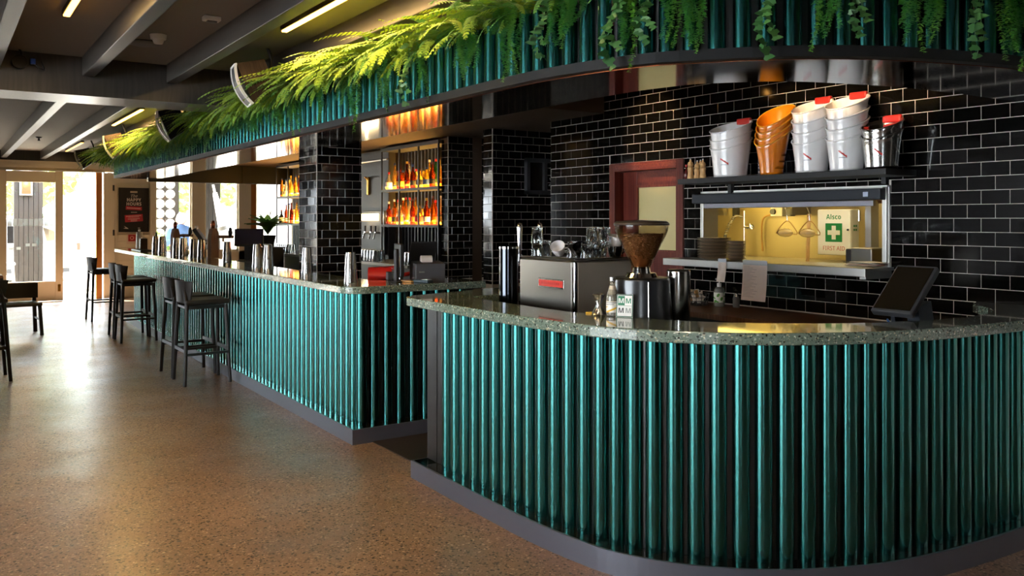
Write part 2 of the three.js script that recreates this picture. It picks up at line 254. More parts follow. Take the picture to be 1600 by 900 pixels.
{ // timber door in the tiled wall
  const d = sgroup('door_7', 'red brown timber door with a pale glazed panel'); d.position.set(RW, 0, -5.533); const L = 0.863;
  obj('jamb', rb(0.14, 1.97, 0.07, 0.06, 0.985, 0.035), M.timberRed, d); obj('jamb', rb(0.14, 1.97, 0.07, 0.06, 0.985, L - 0.035), M.timberRed, d); obj('head', rb(0.14, 0.07, L - 0.14, 0.06, 1.935, L / 2), M.timberRed, d);
  obj('stile', rb(0.04, 1.9, 0.19, 0.11, 0.95, 0.07 + 0.075), M.timberRed, d); obj('stile', rb(0.04, 1.9, 0.1, 0.11, 0.95, L - 0.115), M.timberRed, d);
  obj('rail', rb(0.04, 0.14, 0.46, 0.11, 1.84, 0.47), M.timberRed, d); obj('rail', rb(0.04, 1.25, 0.46, 0.11, 0.625, 0.47), M.timberRed, d);
  obj('glazed_panel', bx(0.105, 0.115, 1.25, 1.77, 0.23, 0.71), M.creamPanel, d);
  obj('glazing_bead', [bx(0.085, 0.1, 1.24, 1.78, 0.235, 0.25), bx(0.085, 0.1, 1.24, 1.78, 0.695, 0.71), bx(0.085, 0.1, 1.765, 1.78, 0.235, 0.71), bx(0.085, 0.1, 1.24, 1.255, 0.235, 0.71)], M.timberRed, d);
}
// ------------------------------------------------------------------ plan curves
const spline = (pts) => new THREE.CatmullRomCurve3(pts.map(([x, z]) => V(x, 0, z)), false, 'centripetal');
function offset(curve, n, d) { // d > 0 outward (toward the room)
  return curve.getSpacedPoints(n).map((p, i) => { const t = curve.getTangentAt(i / n); return [p.x - t.z * d, p.z + t.x * d]; });
}
const counterCurve = spline([[2.245, -4.42], [2.243, -4.0], [2.243, -3.6], [2.248, -3.25], [2.275, -2.97], [2.315, -2.76], [2.385, -2.6], [2.5, -2.43], [2.645, -2.285], [2.8, -2.17], [3.0, -2.065], [3.21, -1.985], [3.49, -1.925], [3.75, -1.895], [4.03, -1.875], [4.4, -1.865], [4.733, -1.862]]);
const canopyCurve = spline([[2.237, -14.34], [2.237, -12], [2.237, -9], [2.237, -6], [2.237, -4.4], [2.237, -3.8], [2.243, -3.4], [2.265, -3.05], [2.33, -2.76], [2.407, -2.55], [2.535, -2.38], [2.695, -2.2], [2.88, -2.05], [3.11, -1.925], [3.344, -1.845], [3.53, -1.79], [3.735, -1.745], [4.2, -1.69], [4.733, -1.67]]);
const ribGeo = (h) => new THREE.CylinderGeometry(0.037, 0.037, h, 18, 1, false).translate(0, h / 2, 0);
const ribLow = ribGeo(0.9), ribHigh = ribGeo(0.28);
const rib = (parent, geo, x, y, z) => { const m = new THREE.Mesh(geo, M.teal); m.name = 'rib'; m.castShadow = m.receiveShadow = true; m.position.set(x, y, z); parent.add(m); };
function along(curve, step, d, f) { const L = curve.getLength(), n = Math.floor(L / step); for (let i = 0; i < n; i++) { const u = (i + 0.5) / n, p = curve.getPointAt(u), t = curve.getTangentAt(u); f(p.x - t.z * d, p.z + t.x * d, u); } }
// ------------------------------------------------------------------ curved counter
{
  const o = thing('ribbed_bar', 'curved teal ribbed bar front below the terrazzo counter in front of the hatch wall', 'bar', [0, 0, 0]);
  const N = 90, ring = (a, b, y0, y1) => slab([...offset(counterCurve, N, a), ...offset(counterCurve, N, b).reverse()], y0, y1);
  obj('backing_panel', [ring(-0.134, -0.17, 0.1, 1.0), bx(2.375, 3.2, 0.1, 1.0, -4.33, -4.3)], M.tealBack, o);
  obj('kick_board', [ring(-0.03, -0.042, 0, 0.1), bx(2.275, 3.2, 0, 0.1, -4.43, -4.42)], M.kick, o);
  obj('kick_ledge', [ring(-0.043, -0.16, 0.086, 0.0985), bx(2.29, 3.2, 0.086, 0.0985, -4.42, -4.3)], M.kickTop, o);
  along(counterCurve, 0.1, -0.132, (x, z, u) => { if (u > 0.045 && x < 4.7) rib(o, ribLow, x, 0.1, z); });
  const top = [...counterCurve.getSpacedPoints(80).map((p) => [p.x, p.z]), [4.733, -2.45], [4.62, -2.41], [4.52, -2.33], [4.44, -2.24], [4.33, -2.16], [4.18, -2.105], [3.94, -2.086], [3.65, -2.12], [3.37, -2.205], [3.18, -2.3], [3.0, -2.43], [2.86, -2.56], [2.75, -2.7], [2.653, -2.89], [2.59, -3.1], [2.553, -3.3], [2.545, -3.5], [2.55, -3.9], [2.57, -4.2], [2.6, -4.255], [2.66, -4.275], [3.3, -4.3], [3.3, -4.74], [2.95, -4.7], [2.62, -4.6], [2.45, -4.545], [2.34, -4.51], [2.28, -4.475], [2.252, -4.44]];
  const t = obj('countertop', slab(top, 1.0, 1.05, 0.006), M.terrazzo); tag(t, 'curved green terrazzo countertop carrying the coffee machine', 'countertop');
  const s = obj('work_shelf', slab([...offset(counterCurve, N, -0.18), [4.733, -2.06], [4.733, -2.7], [4.1, -2.75], ...[[3.6, -2.85], [3.35, -3.1], [3.25, -3.5], [3.25, -4.26], [2.43, -4.28]]], 0.84, 0.87), M.black); tag(s, 'black lower work shelf behind the curved counter', 'shelf');
}
// ------------------------------------------------------------------ long bar
{
  const o = thing('ribbed_bar', 'long straight teal ribbed bar front behind the bar stools', 'bar');
  obj('backing_panel', [bx(2.376, 2.41, 0.1, 1.0, -13.45, -5.4), bx(2.41, 3.3, 0.1, 1.0, -5.44, -5.405)], M.tealBack, o);
  obj('kick_board', [bx(2.275, 2.287, 0, 0.1, -13.5, -5.27), bx(2.287, 3.3, 0, 0.1, -5.282, -5.27)], M.kick, o);
  obj('kick_ledge', [bx(2.288, 2.42, 0.086, 0.0985, -13.5, -5.283), bx(2.42, 3.3, 0.086, 0.0985, -5.42, -5.283)], M.kickTop, o);
  for (let k = 0; k < 80; k++) rib(o, ribLow, 2.377, 0.1, -5.47 - k * 0.0985);
  rib(o, ribLow, 2.397, 0.1, -5.4); for (let k = 0; k < 8; k++) rib(o, ribLow, 2.49 + k * 0.1, 0.1, -5.4);
  const arc = (cx, cz, r, a0, a1, n = 7) => Array.from({ length: n }, (_, i) => { const a = a0 + (a1 - a0) * i / (n - 1); return [cx + r * Math.cos(a), cz + r * Math.sin(a)]; });
  const top = [[2.24, -14.2], ...arc(2.4, -5.43, 0.16, PI, PI / 2, 10), [3.32, -5.27], [3.32, -5.75], ...arc(2.74, -5.83, 0.08, PI / 2, PI, 5), [2.66, -14.35], ...arc(2.36, -14.3, 0.12, -PI / 2, -PI, 6)];
  const t = obj('countertop', slab(top, 1.0, 1.05, 0.006), M.terrazzo); tag(t, 'long green terrazzo bar top lined with metal shakers', 'countertop');
  const s = obj('work_shelf', bx(2.42, 3.0, 0.82, 0.86, -13.4, -5.45), M.steelDark); tag(s, 'steel work bench behind the long bar', 'shelf');
}
// ------------------------------------------------------------------ canopy
{
  const o = thing('canopy', 'overhead canopy with teal ribs, black lip and mirror steel underside', 'canopy');
  const N = 150, ring = (a, b, y0, y1) => slab([...offset(canopyCurve, N, a), ...offset(canopyCurve, N, b).reverse()], y0, y1);
  obj('lip', [ring(0, -0.05, 2.137, 2.18), bx(2.24, 2.87, 2.137, 2.18, -14.35, -14.3)], M.lip, o);
  obj('soffit', [ring(-0.045, -0.63, 2.14, 2.15)], M.mirror, o);
  obj('edge_strip', ring(-0.051, -0.058, 2.134, 2.139), M.copper, o);
  obj('backing_panel', [ring(-0.052, -0.08, 2.18, 2.45), ring(-0.6, -0.63, 2.15, 2.45), bx(2.24, 2.87, 2.18, 2.45, -14.36, -14.33)], M.tealBack, o);
  obj('planter_tray', ring(-0.08, -0.6, 2.37, 2.395), M.black, o);
  along(canopyCurve, 0.1, -0.047, (x, z) => { if (x < 4.7) rib(o, ribHigh, x, 2.18, z); });
}
// ------------------------------------------------------------------ ceiling fittings
function strip(x, z0, z1, label, power = 1, tint = [1, 0.64, 0.24]) {
  const L = z1 - z0, t = thing('strip_light', label, 'light', [x, 2.72, (z0 + z1) / 2], 0, 'linear strip lights between the beams');
  obj('housing', rb(0.05, 0.03, L + 0.02, 0, 0.015, 0, 0.004), M.charcoal, t);
  obj('diffuser', rb(0.036, 0.012, L, 0, -0.004, 0, 0.004), emis('#ffb44a', 6 * power), t);
  const l = new THREE.RectAreaLight(new THREE.Color(...tint), 44 * power, 0.036, L); l.position.set(x, 2.706, (z0 + z1) / 2); l.rotation.x = -PI / 2; scene.add(l);
}
strip(1.85, -5.38, -3.3, 'lit strip light running above the fern planter nearest the curved counter', 1.5);
strip(0.63, -5.69, -3.8, 'lit strip light between the second and third beam before the cross beam');
strip(1.865, -11.98, -10.1, 'lit strip light just past the cross beam above the ferns', 1.5);
strip(1.88, -17.0, -14.95, 'faint strip light close to the glazed doors', 0.25);
strip(-1.8, -5.6, -3.7, 'unseen strip light on the ceiling over the dining side', 0.6); strip(0.63, -2.2, -0.3, 'unseen strip light on the ceiling above the viewer', 1.1, [1, 0.82, 0.6]); strip(-0.6, -2.2, -0.3, 'unseen strip light on the ceiling to the side of the viewer', 1.1, [1, 0.82, 0.6]);  // these three are out of view, placed to light the near floor and room
{
  const d = thing('smoke_detector', 'small white smoke detector on the ceiling', 'detector', [1.23, 2.75, -6.11]);
  obj('base', cy(0.05, 0.055, 0.03, 0, -0.03, 0), M.white, d); obj('sensor', cy(0.028, 0.04, 0.03, 0, -0.06, 0), M.white, d);
  const v = thing('air_diffuser', 'flat round grey ceiling diffuser beside the detector', 'diffuser', [1.2, 2.75, -6.42]);
  obj('disc', lathe([[0, -0.022], [0.07, -0.022], [0.105, -0.014], [0.112, 0], [0, 0]], 32), M.grey, v);
  const e = thing('emergency_light', 'small white rectangular ceiling fitting', 'light', [1.39, 2.75, -5.37]);
  obj('case', rb(0.1, 0.03, 0.07, 0, -0.015, 0), M.white, e); obj('lens', rb(0.06, 0.012, 0.04, 0, -0.034, 0), M.grey, e);
  const s = thing('sprinkler', 'tiny dark sprinkler on the far ceiling', 'sprinkler', [1.25, 2.75, -14.67]); obj('rose', cy(0.03, 0.05, 0.02, 0, -0.02, 0), M.black, s); obj('head', cy(0.018, 0.012, 0.04, 0, -0.06, 0), M.charcoal, s);
  const c = thing('junction_box', 'dark round junction box with blue plug on the cross beam', 'box', [0.49, 2.66, -7.22]);
  obj('box', cy(0.05, 0.05, 0.06, 0, -0.03, 0).rotateX(PI / 2), M.black, c); obj('plug', rb(0.035, 0.04, 0.04, 0.085, 0.01, 0.02), std('#2a56a8', 0.4), c); obj('cable', tube([[0.1, 0, 0.02], [0.12, -0.03, 0.03], [0.16, -0.04, 0.01], [0.14, 0.02, 0]], 0.006), M.black, c); obj('conduit', tube([[0, 0.03, 0.01], [0.01, 0.06, 0.03], [0, 0.09, 0.01]], 0.008), M.black, c);
}
// loudspeakers: tapered cabinet with bowed white rimmed grille, tilted down toward the room
function speaker(p, turn, tilt, label, wood) {
  const t = thing('loudspeaker', label, 'speaker', p, turn, 'loudspeakers above the planter'), g = new THREE.Group();
  const S = (w, h, b) => { const s = new THREE.Shape(); s.moveTo(-w, -h); s.lineTo(w, -h); s.quadraticCurveTo(w + 0, 0, w, h); s.lineTo(-w, h); s.closePath(); return s; };
  const body = new THREE.BufferGeometry(); const q = [[-0.1, -0.15, 0.0], [0.1, -0.15, 0.0], [0.1, 0.15, 0.0], [-0.1, 0.15, 0.0], [-0.075, -0.1, -0.2], [0.075, -0.1, -0.2], [0.075, 0.12, -0.2], [-0.075, 0.12, -0.2]];
  const F = [[0, 1, 2, 3], [5, 4, 7, 6], [4, 0, 3, 7], [1, 5, 6, 2], [3, 2, 6, 7], [4, 5, 1, 0]].flatMap(([a, b, c, d]) => [a, b, c, a, c, d]);
  body.setAttribute('position', new THREE.Float32BufferAttribute(F.flatMap((i) => q[i]), 3)); body.setAttribute('uv', new THREE.Float32BufferAttribute(F.flatMap((i) => [q[i][0] + q[i][2], q[i][1]]), 2)); body.computeVertexNormals();
  const bow = (w, h, d, z) => { const b = new THREE.BoxGeometry(w, h, d, 1, 10, 1), a = b.attributes.position; for (let i = 0; i < a.count; i++) a.setZ(i, a.getZ(i) + z + 0.035 * (1 - (a.getY(i) / 0.15) ** 2)); b.computeVertexNormals(); return b; };
  const tip = (g) => g.rotateX(tilt);
  obj('cabinet', tip(body), wood ? M.speakerWood : M.black, t); obj('rim', [tip(bow(0.205, 0.012, 0.02, 0.006).translate(0, 0.147, -0.034)), tip(bow(0.205, 0.012, 0.02, 0.006).translate(0, -0.147, -0.034)), tip(bow(0.012, 0.3, 0.02, 0.006).translate(-0.098, 0, 0)), tip(bow(0.012, 0.3, 0.02, 0.006).translate(0.098, 0, 0))], M.white, t);
  obj('grille', tip(bow(0.19, 0.285, 0.012, 0.002)), M.charcoal, t); obj('badge', tip(rb(0.02, 0.014, 0.004, 0.04, -0.1, 0.032, 0.001)), M.brushed, t);
  obj('bracket', [tube([[0, 0.06, -0.18], [0, 0.2, -0.2], [0, 0.32, -0.16]], 0.012)], M.black, t);
}
speaker([1.82, 2.47, -6.18], -1.72, 0.4, 'large brown loudspeaker hung above the ferns before the cross beam', true);
speaker([1.84, 2.42, -8.9], -1.72, 0.4, 'black loudspeaker hung just past the cross beam', false);
speaker([1.83, 2.44, -12.1], -1.72, 0.4, 'brown loudspeaker hung over the far ferns by the second strip light', true);
speaker([1.83, 2.44, -14.9], -1.72, 0.4, 'black loudspeaker hung at the far end of the planter', false);
// unseen warm spots above the canopy opening, placed to light the tiles and the shelf
function spot(p, to, ang, k, label) {
  const t = thing('unseen_spotlight', label, 'light', p, 0, 'unseen spotlights above the canopy opening'), q = new THREE.Quaternion().setFromUnitVectors(V(0, -1, 0), V(...to).sub(V(...p)).normalize());
  obj('can', lathe([[0.035, -0.05], [0.04, -0.05], [0.04, 0.04], [0, 0.04], [0, 0.03], [0.034, 0.03], [0.035, -0.05]], 20).applyQuaternion(q), M.black, t); obj('lamp', cy(0.03, 0.03, 0.01, 0, -0.03, 0, 18).applyQuaternion(q), emis('#ffb65c', 12), t); obj('yoke', rod([0, 0.04, 0], [0, 2.75 - p[1], 0], 0.008), M.black, t);
  const l = new THREE.SpotLight(new THREE.Color(1, 0.68, 0.34), k, 0, ang, 0.4, 2), d = V(...to).sub(V(...p)).normalize().multiplyScalar(0.07); l.position.set(p[0] + d.x, p[1] + d.y, p[2] + d.z); l.target.position.set(...to); l.castShadow = true; l.shadow.radius = 1; scene.add(l, l.target);
}
spot([3.5, 2.62, -4.85], [4.73, 2.2, -5.0], 0.3, 5.5, 'unseen warm spotlight aimed at the tiles above the timber door');
for (const [z, a] of [[-3.68, 0.16], [-3.4, 0.17], [-3.12, 0.17], [-2.85, 0.16]]) spot([3.35, 2.63, z], [4.57, 2.27, z], a, 5, 'unseen warm spotlight aimed at the tops of the ice buckets');
// ------------------------------------------------------------------ things on the curved counter
{ // coffee machine on the work shelf
  const t = thing('coffee_machine', 'boxy stainless coffee machine with a red badge and cups on top', 'coffee machine', [2.75, 0.87, -4.0]);
  const D = 0.4, L = 0.505;
  obj('body', [rb(D, 0.3, L, D / 2, 0.265, L / 2, 0.012)], M.steelDark, t);
  obj('side_panel', rb(D - 0.03, 0.28, 0.012, D / 2, 0.265, L + 0.004, 0.004), std('#bdb6aa', 0.38, 0.7, { anisotropy: 0.5 }), t);  // paler than the body steel: its bright reflection is put into the colour
  obj('back_panel', rb(0.012, 0.285, L - 0.03, -0.004, 0.265, L / 2, 0.004), M.steelDark, t);
  obj('plinth', slabZ(), M.charcoal, t);
  obj('corner_post', [rb(0.02, 0.3, 0.02, 0.0, 0.26, L + 0.002, 0.006)], M.chrome, t);
  obj('top_rail', [rod([0, 0.423, 0.01], [0, 0.423, L], 0.005), rod([0, 0.423, L], [D, 0.423, L], 0.005)], M.chrome, t);
  const b = obj('badge', rb(0.006, 0.05, 0.23, -0.012, 0.285, 0.315, 0.002), M.steel, t);
  obj('badge_plate', bx(-0.0165, -0.0155, 0.268, 0.303, 0.208, 0.422), std('#c8332a', 0.3), b);
  obj('badge_marks', Array.from({ length: 9 }, (_, i) => bx(-0.0172, -0.0164, 0.279, 0.293, 0.235 + i * 0.018, 0.245 + i * 0.018)), std('#a51f1a', 0.4), b);
  for (const [x, z] of [[0.05, 0.06], [0.05, L - 0.06], [D - 0.05, 0.06], [D - 0.05, L - 0.06]]) obj('foot', cy(0.02, 0.02, 0.06, x, 0, z), M.chrome, t);
  const lev = obj('steam_wand', [tube([[D, 0.34, 0.42], [D + 0.06, 0.33, 0.42], [D + 0.08, 0.22, 0.42], [D + 0.07, 0.08, 0.43]], 0.007)], M.chrome, t);
  obj('wand_grip', rod([D + 0.082, 0.25, 0.42], [D + 0.078, 0.18, 0.42], 0.012), M.wood, t);
  function slabZ() { return [bx(0.03, D - 0.03, 0.05, 0.115, 0.05, L - 0.03)]; }
}
const cupGeo = lathe([[0, 0.004], [0.022, 0.004], [0.024, 0], [0.028, 0.002], [0.036, 0.03], [0.041, 0.062], [0.039, 0.062], [0.033, 0.03], [0.024, 0.009], [0, 0.008]], 22);
const tumblerGeo = lathe([[0, 0], [0.027, 0], [0.03, 0.004], [0.037, 0.09], [0.035, 0.09], [0.028, 0.012], [0, 0.012]], 16);
const handleGeo = tube([[0.036, 0.045, 0], [0.058, 0.046, 0], [0.06, 0.03, 0], [0.034, 0.018, 0]], 0.004, 14, 6);
function cup(p, dark, lean, label, turn = 0) {
  const t = thing('coffee_cup', label, 'cup', p, turn, 'cups and glasses on the coffee machine'); const g = cupGeo.clone(), h = handleGeo.clone(); if (lean) { g.translate(0, -0.03, 0).rotateX(lean).translate(0, 0.042, 0); h.translate(0, -0.03, 0).rotateX(lean).translate(0, 0.042, 0); }
  obj('bowl', g, dark ? M.blackGloss : M.whiteGloss, t); obj('handle', h, dark ? M.blackGloss : M.whiteGloss, t);
}
function tumbler(p, label, up = true) { const t = obj('tumbler', up ? tumblerGeo : tumblerGeo, M.glassWare); if (!up) { t.rotation.x = PI; p = [p[0], p[1] + 0.09, p[2]]; } t.position.set(...p); tag(t, label, 'glass', 'cups and glasses on the coffee machine'); }
const TY = 1.292;
cup([2.83, TY, -3.74], false, 0.85, 'white coffee cup tipped on its side on the coffee machine', -0.9);
cup([2.86, TY, -3.58], true, 0.85, 'black coffee cup with white inside tipped on the coffee machine', -0.9);
cup([3.0, TY, -3.62], true, 0, 'black coffee cup standing behind the tipped cups');
cup([3.07, TY, -3.54], true, 0, 'lower black cup of the pair at the machine edge'); cup([3.07, TY + 0.045, -3.54], false, 0.3, 'white cup on top of the black cup pair at the machine edge');
for (const [x, z, k] of [[2.8, -3.9, 0], [2.8, -3.9, 1], [2.87, -3.92, 0]]) tumbler([x, TY + k * 0.075, z], 'clear tumbler in the stack by the tap end of the machine', false);
for (const [x, z, k] of [[2.87, -3.66, 0], [2.93, -3.6, 0], [2.93, -3.68, 0], [3.0, -3.55, 0], [2.93, -3.54, 0], [2.97, -3.62, 1], [3.0, -3.55, 1], [2.86, -3.53, 0], [2.97, -3.7, 0], [3.02, -3.66, 0], [3.02, -3.66, 1]]) tumbler([x, TY + k * 0.078, z], (k ? 'clear tumbler balanced on another glass on the coffee machine' : 'clear tumbler standing among the cups on the coffee machine'), false);
{ // water tap column and two tap handles
  const t = thing('beer_font', 'round dark chrome tap column with lever handles left of the coffee machine', 'tap', [2.76, 0.87, -4.13]);
  obj('column', lathe([[0, 0], [0.065, 0], [0.065, 0.012], [0.058, 0.02], [0.058, 0.47], [0.054, 0.478], [0, 0.478]], 32), std('#3a3d42', 0.1, 1), t);
  obj('collar', cy(0.059, 0.059, 0.012, 0, 0.46, 0, 32), M.chrome, t);
  for (const [x, z, h] of [[0.14, -0.09, 0.1], [0.47, -0.34, 0.1]]) { const b = obj('lever', [lathe([[0, 0], [0.009, 0], [0.012, 0.03], [0.017, 0.16], [0.014, 0.185], [0, 0.19]], 16).translate(x, 0.42, z)], M.chrome, t); obj('valve', [rod([0, 0.36, 0], [x, 0.37, z], 0.012), cy(0.016, 0.013, 0.06, x, 0.36, z), rod([x - 0.02, 0.36, z], [x - 0.02, 0.28, z - 0.01], 0.009)], M.chrome, b); }
}
{ // grinder
  const t = thing('coffee_grinder', 'black coffee grinder with a clear hopper full of beans', 'grinder', [2.78, 0.87, -3.02], 0.25);
  obj('body', lathe([[0, 0], [0.155, 0], [0.158, 0.01], [0.135, 0.345], [0.128, 0.355], [0, 0.355]], 36), std('#24262a', 0.32, 0.2, { clearcoat: 0.6, clearcoatRoughness: 0.2 }), t);
  obj('base_ring', cy(0.078, 0.07, 0.02, 0, 0.356, 0, 28), M.chrome, t); obj('neck', cy(0.045, 0.04, 0.03, 0, 0.375, 0, 24), M.chrome, t);
  obj('hopper', lathe([[0.037, 0.395], [0.04, 0.395], [0.125, 0.575], [0.128, 0.605], [0.124, 0.605], [0.121, 0.576], [0.037, 0.4]], 36), new THREE.MeshPhysicalMaterial({ color: '#efe9de', roughness: 0.03, transmission: 1, thickness: 0, ior: 1.45 }), t);
  obj('hopper_lid', lathe([[0, 0.628], [0.12, 0.622], [0.132, 0.612], [0.132, 0.602], [0, 0.602]], 36), std('#4a3f36', 0.3), t);
  { // beans: countless, one heap of real beans round a core
    const base = new THREE.SphereGeometry(1, 6, 4).scale(0.0058, 0.0038, 0.0042), L = [lathe([[0, 0.402], [0.032, 0.402], [0.098, 0.545], [0.1, 0.555], [0, 0.56]], 24)];
    for (let i = 0; i < 1500; i++) { const top = rnd() < 0.25, f = Math.sqrt(rr(0.06, 1)), y = top ? 0.558 : 0.402 + 0.155 * f, R = (0.034 + (y - 0.402) / 0.155 * 0.068) * (top ? Math.sqrt(rnd()) * 0.98 : 1), a = rnd() * 2 * PI; L.push(base.clone().rotateX(rnd() * 6).rotateY(rnd() * 6).translate(R * Math.cos(a), y + rr(-0.002, 0.003), R * Math.sin(a))); }
    const b = obj('coffee_beans', L, std('#7d4f30', 0.4), t); b.userData.kind = 'stuff';
  }
  obj('dose_canister', [lathe([[0, 0], [0.055, 0], [0.056, 0.35], [0.052, 0.36], [0, 0.362]], 24).translate(0.14, 0.03, 0.12)], M.steel, t);
  obj('tray', rb(0.2, 0.02, 0.16, 0.14, 0.02, 0.12), M.black, t);
  obj('seam', rod([-0.108, 0.02, 0.113], [-0.092, 0.34, 0.099], 0.004), M.chrome, t);
}
{ // sticker card leaning on the grinder
  const tx = canvas(256, 352, (c, w, h) => { c.fillStyle = '#0d5f45'; c.fillRect(0, 0, w, h); c.fillStyle = '#e9ece8'; c.fillRect(14, 176, w - 28, h - 190); c.fillStyle = '#f3f3f0'; c.fillRect(14, 14, w - 28, 158); c.fillStyle = '#0e7a52'; c.fillRect(22, 22, 106, 146); c.font = 'bold 110px sans-serif'; c.textAlign = 'center'; c.textBaseline = 'middle'; c.fillStyle = '#eef2ee'; c.fillText('M', 75, 98); c.fillStyle = '#2f8f68'; c.fillText('M', 186, 98); c.fillStyle = '#1a1c1b'; c.fillText('M', 75, 250); c.fillStyle = '#8d9a94'; c.fillText('M', 186, 250); });
  const t = thing('card', 'small card of four letters M against the coffee grinder', 'card', [2.615, 1.05, -2.955], -1.0); t.rotation.order = 'YXZ'; t.rotation.x = -0.1;
  obj('board', bx(-0.04, 0.04, 0, 0.105, -0.004, 0), M.white, t); obj('print', new THREE.PlaneGeometry(0.078, 0.103).translate(0, 0.0525, 0.0008), new THREE.MeshPhysicalMaterial({ map: tx, roughness: 0.4 }), t);
}
function tonic(p, h, label, turn) {
  const t = thing('tonic_bottle', label, 'bottle', p, turn); obj('glass', lathe([[0, 0], [0.027, 0], [0.029, 0.006], [0.029, 0.09], [0.024, 0.115], [0.012, 0.15], [0.012, 0.175], [0, 0.175]], 20).scale(1, h, 1), std('#d8d4c6', 0.08, 0, { transmission: 0.75, thickness: 0.03 }), t);
  obj('cap', cy(0.0145, 0.0145, 0.016, 0, 0.174 * h, 0, 16), M.brushed, t); obj('neck_foil', cy(0.0245, 0.0135, 0.04, 0, 0.108 * h, 0, 20), std('#cfc6b4', 0.4, 0.4), t);
  obj('label', cy(0.0298, 0.0298, 0.05, 0, 0.02, 0, 24), new THREE.MeshPhysicalMaterial({ roughness: 0.5, map: canvas(256, 128, (c) => { c.fillStyle = '#f1efe6'; c.fillRect(0, 0, 256, 128); c.fillStyle = '#e3b51f'; for (let i = 0; i < 3; i++) { c.beginPath(); c.moveTo(i * 90 - 30, 128); c.lineTo(i * 90 + 60, 60); c.lineTo(i * 90 + 90, 60); c.lineTo(i * 90, 128); c.fill(); } c.fillStyle = '#8c8a86'; c.fillRect(0, 8, 256, 10); c.fillRect(20, 30, 200, 8); }) }), t);
}
tonic([2.6, 1.05, -3.02], 0.95, 'small tonic bottle with a yellow and white label beside the letter card', 0.4);
{ // flask lying tilted
  const t = thing('jigger', 'steel cocktail measure leaning next to the tonic bottle', 'measure', [2.6, 1.05, -3.12]); obj('cups', lathe([[0, 0.038], [0.008, 0.04], [0.034, 0], [0.036, 0], [0.011, 0.045], [0.03, 0.095], [0.028, 0.095], [0.006, 0.05], [0, 0.05]], 22), M.steel, t); obj('fruit_slice', cy(0.026, 0.026, 0.006, -0.01, 0.001, -0.045, 16), std('#d8a418', 0.5), t);
}
{ // order screen on the counter end by the wall
  const t = thing('order_terminal', 'black touchscreen terminal tilted on its stand in front of the tiled wall', 'terminal', [3.7, 0.87, -2.24], -PI / 2);
  const g = (q) => q.rotateX(-0.82).translate(0, 0.3, 0);
  obj('screen_housing', g(rb(0.2, 0.3, 0.035, 0, 0, 0, 0.008)), std('#3a3c40', 0.45), t); obj('screen', g(rb(0.18, 0.27, 0.004, 0, 0, 0.019, 0.002)), std('#15130f', 0.07, 0, { clearcoat: 1 }), t);
  obj('stand', [bar([0.04, 0.0, -0.1], [0.04, 0.24, -0.04], 0.06, 0.11), bar([-0.07, 0.02, -0.08], [-0.06, 0.2, -0.02], 0.02, 0.06)], std('#3d434c', 0.45), t); obj('base', rb(0.2, 0.03, 0.2, 0, 0.015, -0.06, 0.008), M.charcoal, t); obj('cable', tube([[-0.09, 0.16, 0], [-0.04, 0.13, 0.03], [0.03, 0.14, 0], [0.04, 0.02, -0.1]], 0.005), std('#2465c0', 0.4), t);
}
// ------------------------------------------------------------------ hatch, shelf and bench on the tiled wall
{
  const w = sgroup('window_5', 'kitchen serving hatch with a raised dark shutter'); w.position.set(RW, 1.2, -4.479); const L = 1.505, H = 0.495;
  obj('frame', [rb(0.16, H, 0.03, 0.06, H / 2, 0.015, 0.003), rb(0.16, H, 0.03, 0.06, H / 2, L - 0.015, 0.003), rb(0.16, 0.03, L, 0.06, H - 0.015, L / 2, 0.003)], M.brushed, w);
  obj('architrave', [bx(-0.006, 0.0, 0, H + 0.012, -0.012, 0.004), bx(-0.006, 0.0, 0, H + 0.012, L - 0.004, L + 0.012), bx(-0.006, 0, H, H + 0.012, -0.012, L + 0.012)], M.white, w);
  obj('shutter_box', rb(0.09, 0.07, L + 0.03, -0.03, H - 0.042, L / 2 - 0.02, 0.008), std('#23272e', 0.35, 0.2), w);
  obj('bottom_bar', rb(0.03, 0.035, L - 0.12, 0.0, H - 0.095, L / 2 - 0.03, 0.004), std('#9a97a0', 0.4, 0.4), w);
  obj('shutter_tag', rb(0.006, 0.03, 0.035, -0.078, H - 0.042, L - 0.1, 0.002), std('#c9d3ea', 0.5), w);
  const s = obj('hatch_shelf', [rb(0.45, 0.02, 1.66, 4.68, 1.205, -3.77, 0.004), rb(0.012, 0.05, 1.66, 4.455, 1.19, -3.77, 0.003), bx(4.47, 4.73, 1.15, 1.195, -2.99, -2.95)], M.brushed); tag(s, 'stainless serving shelf under the kitchen hatch', 'shelf');
}
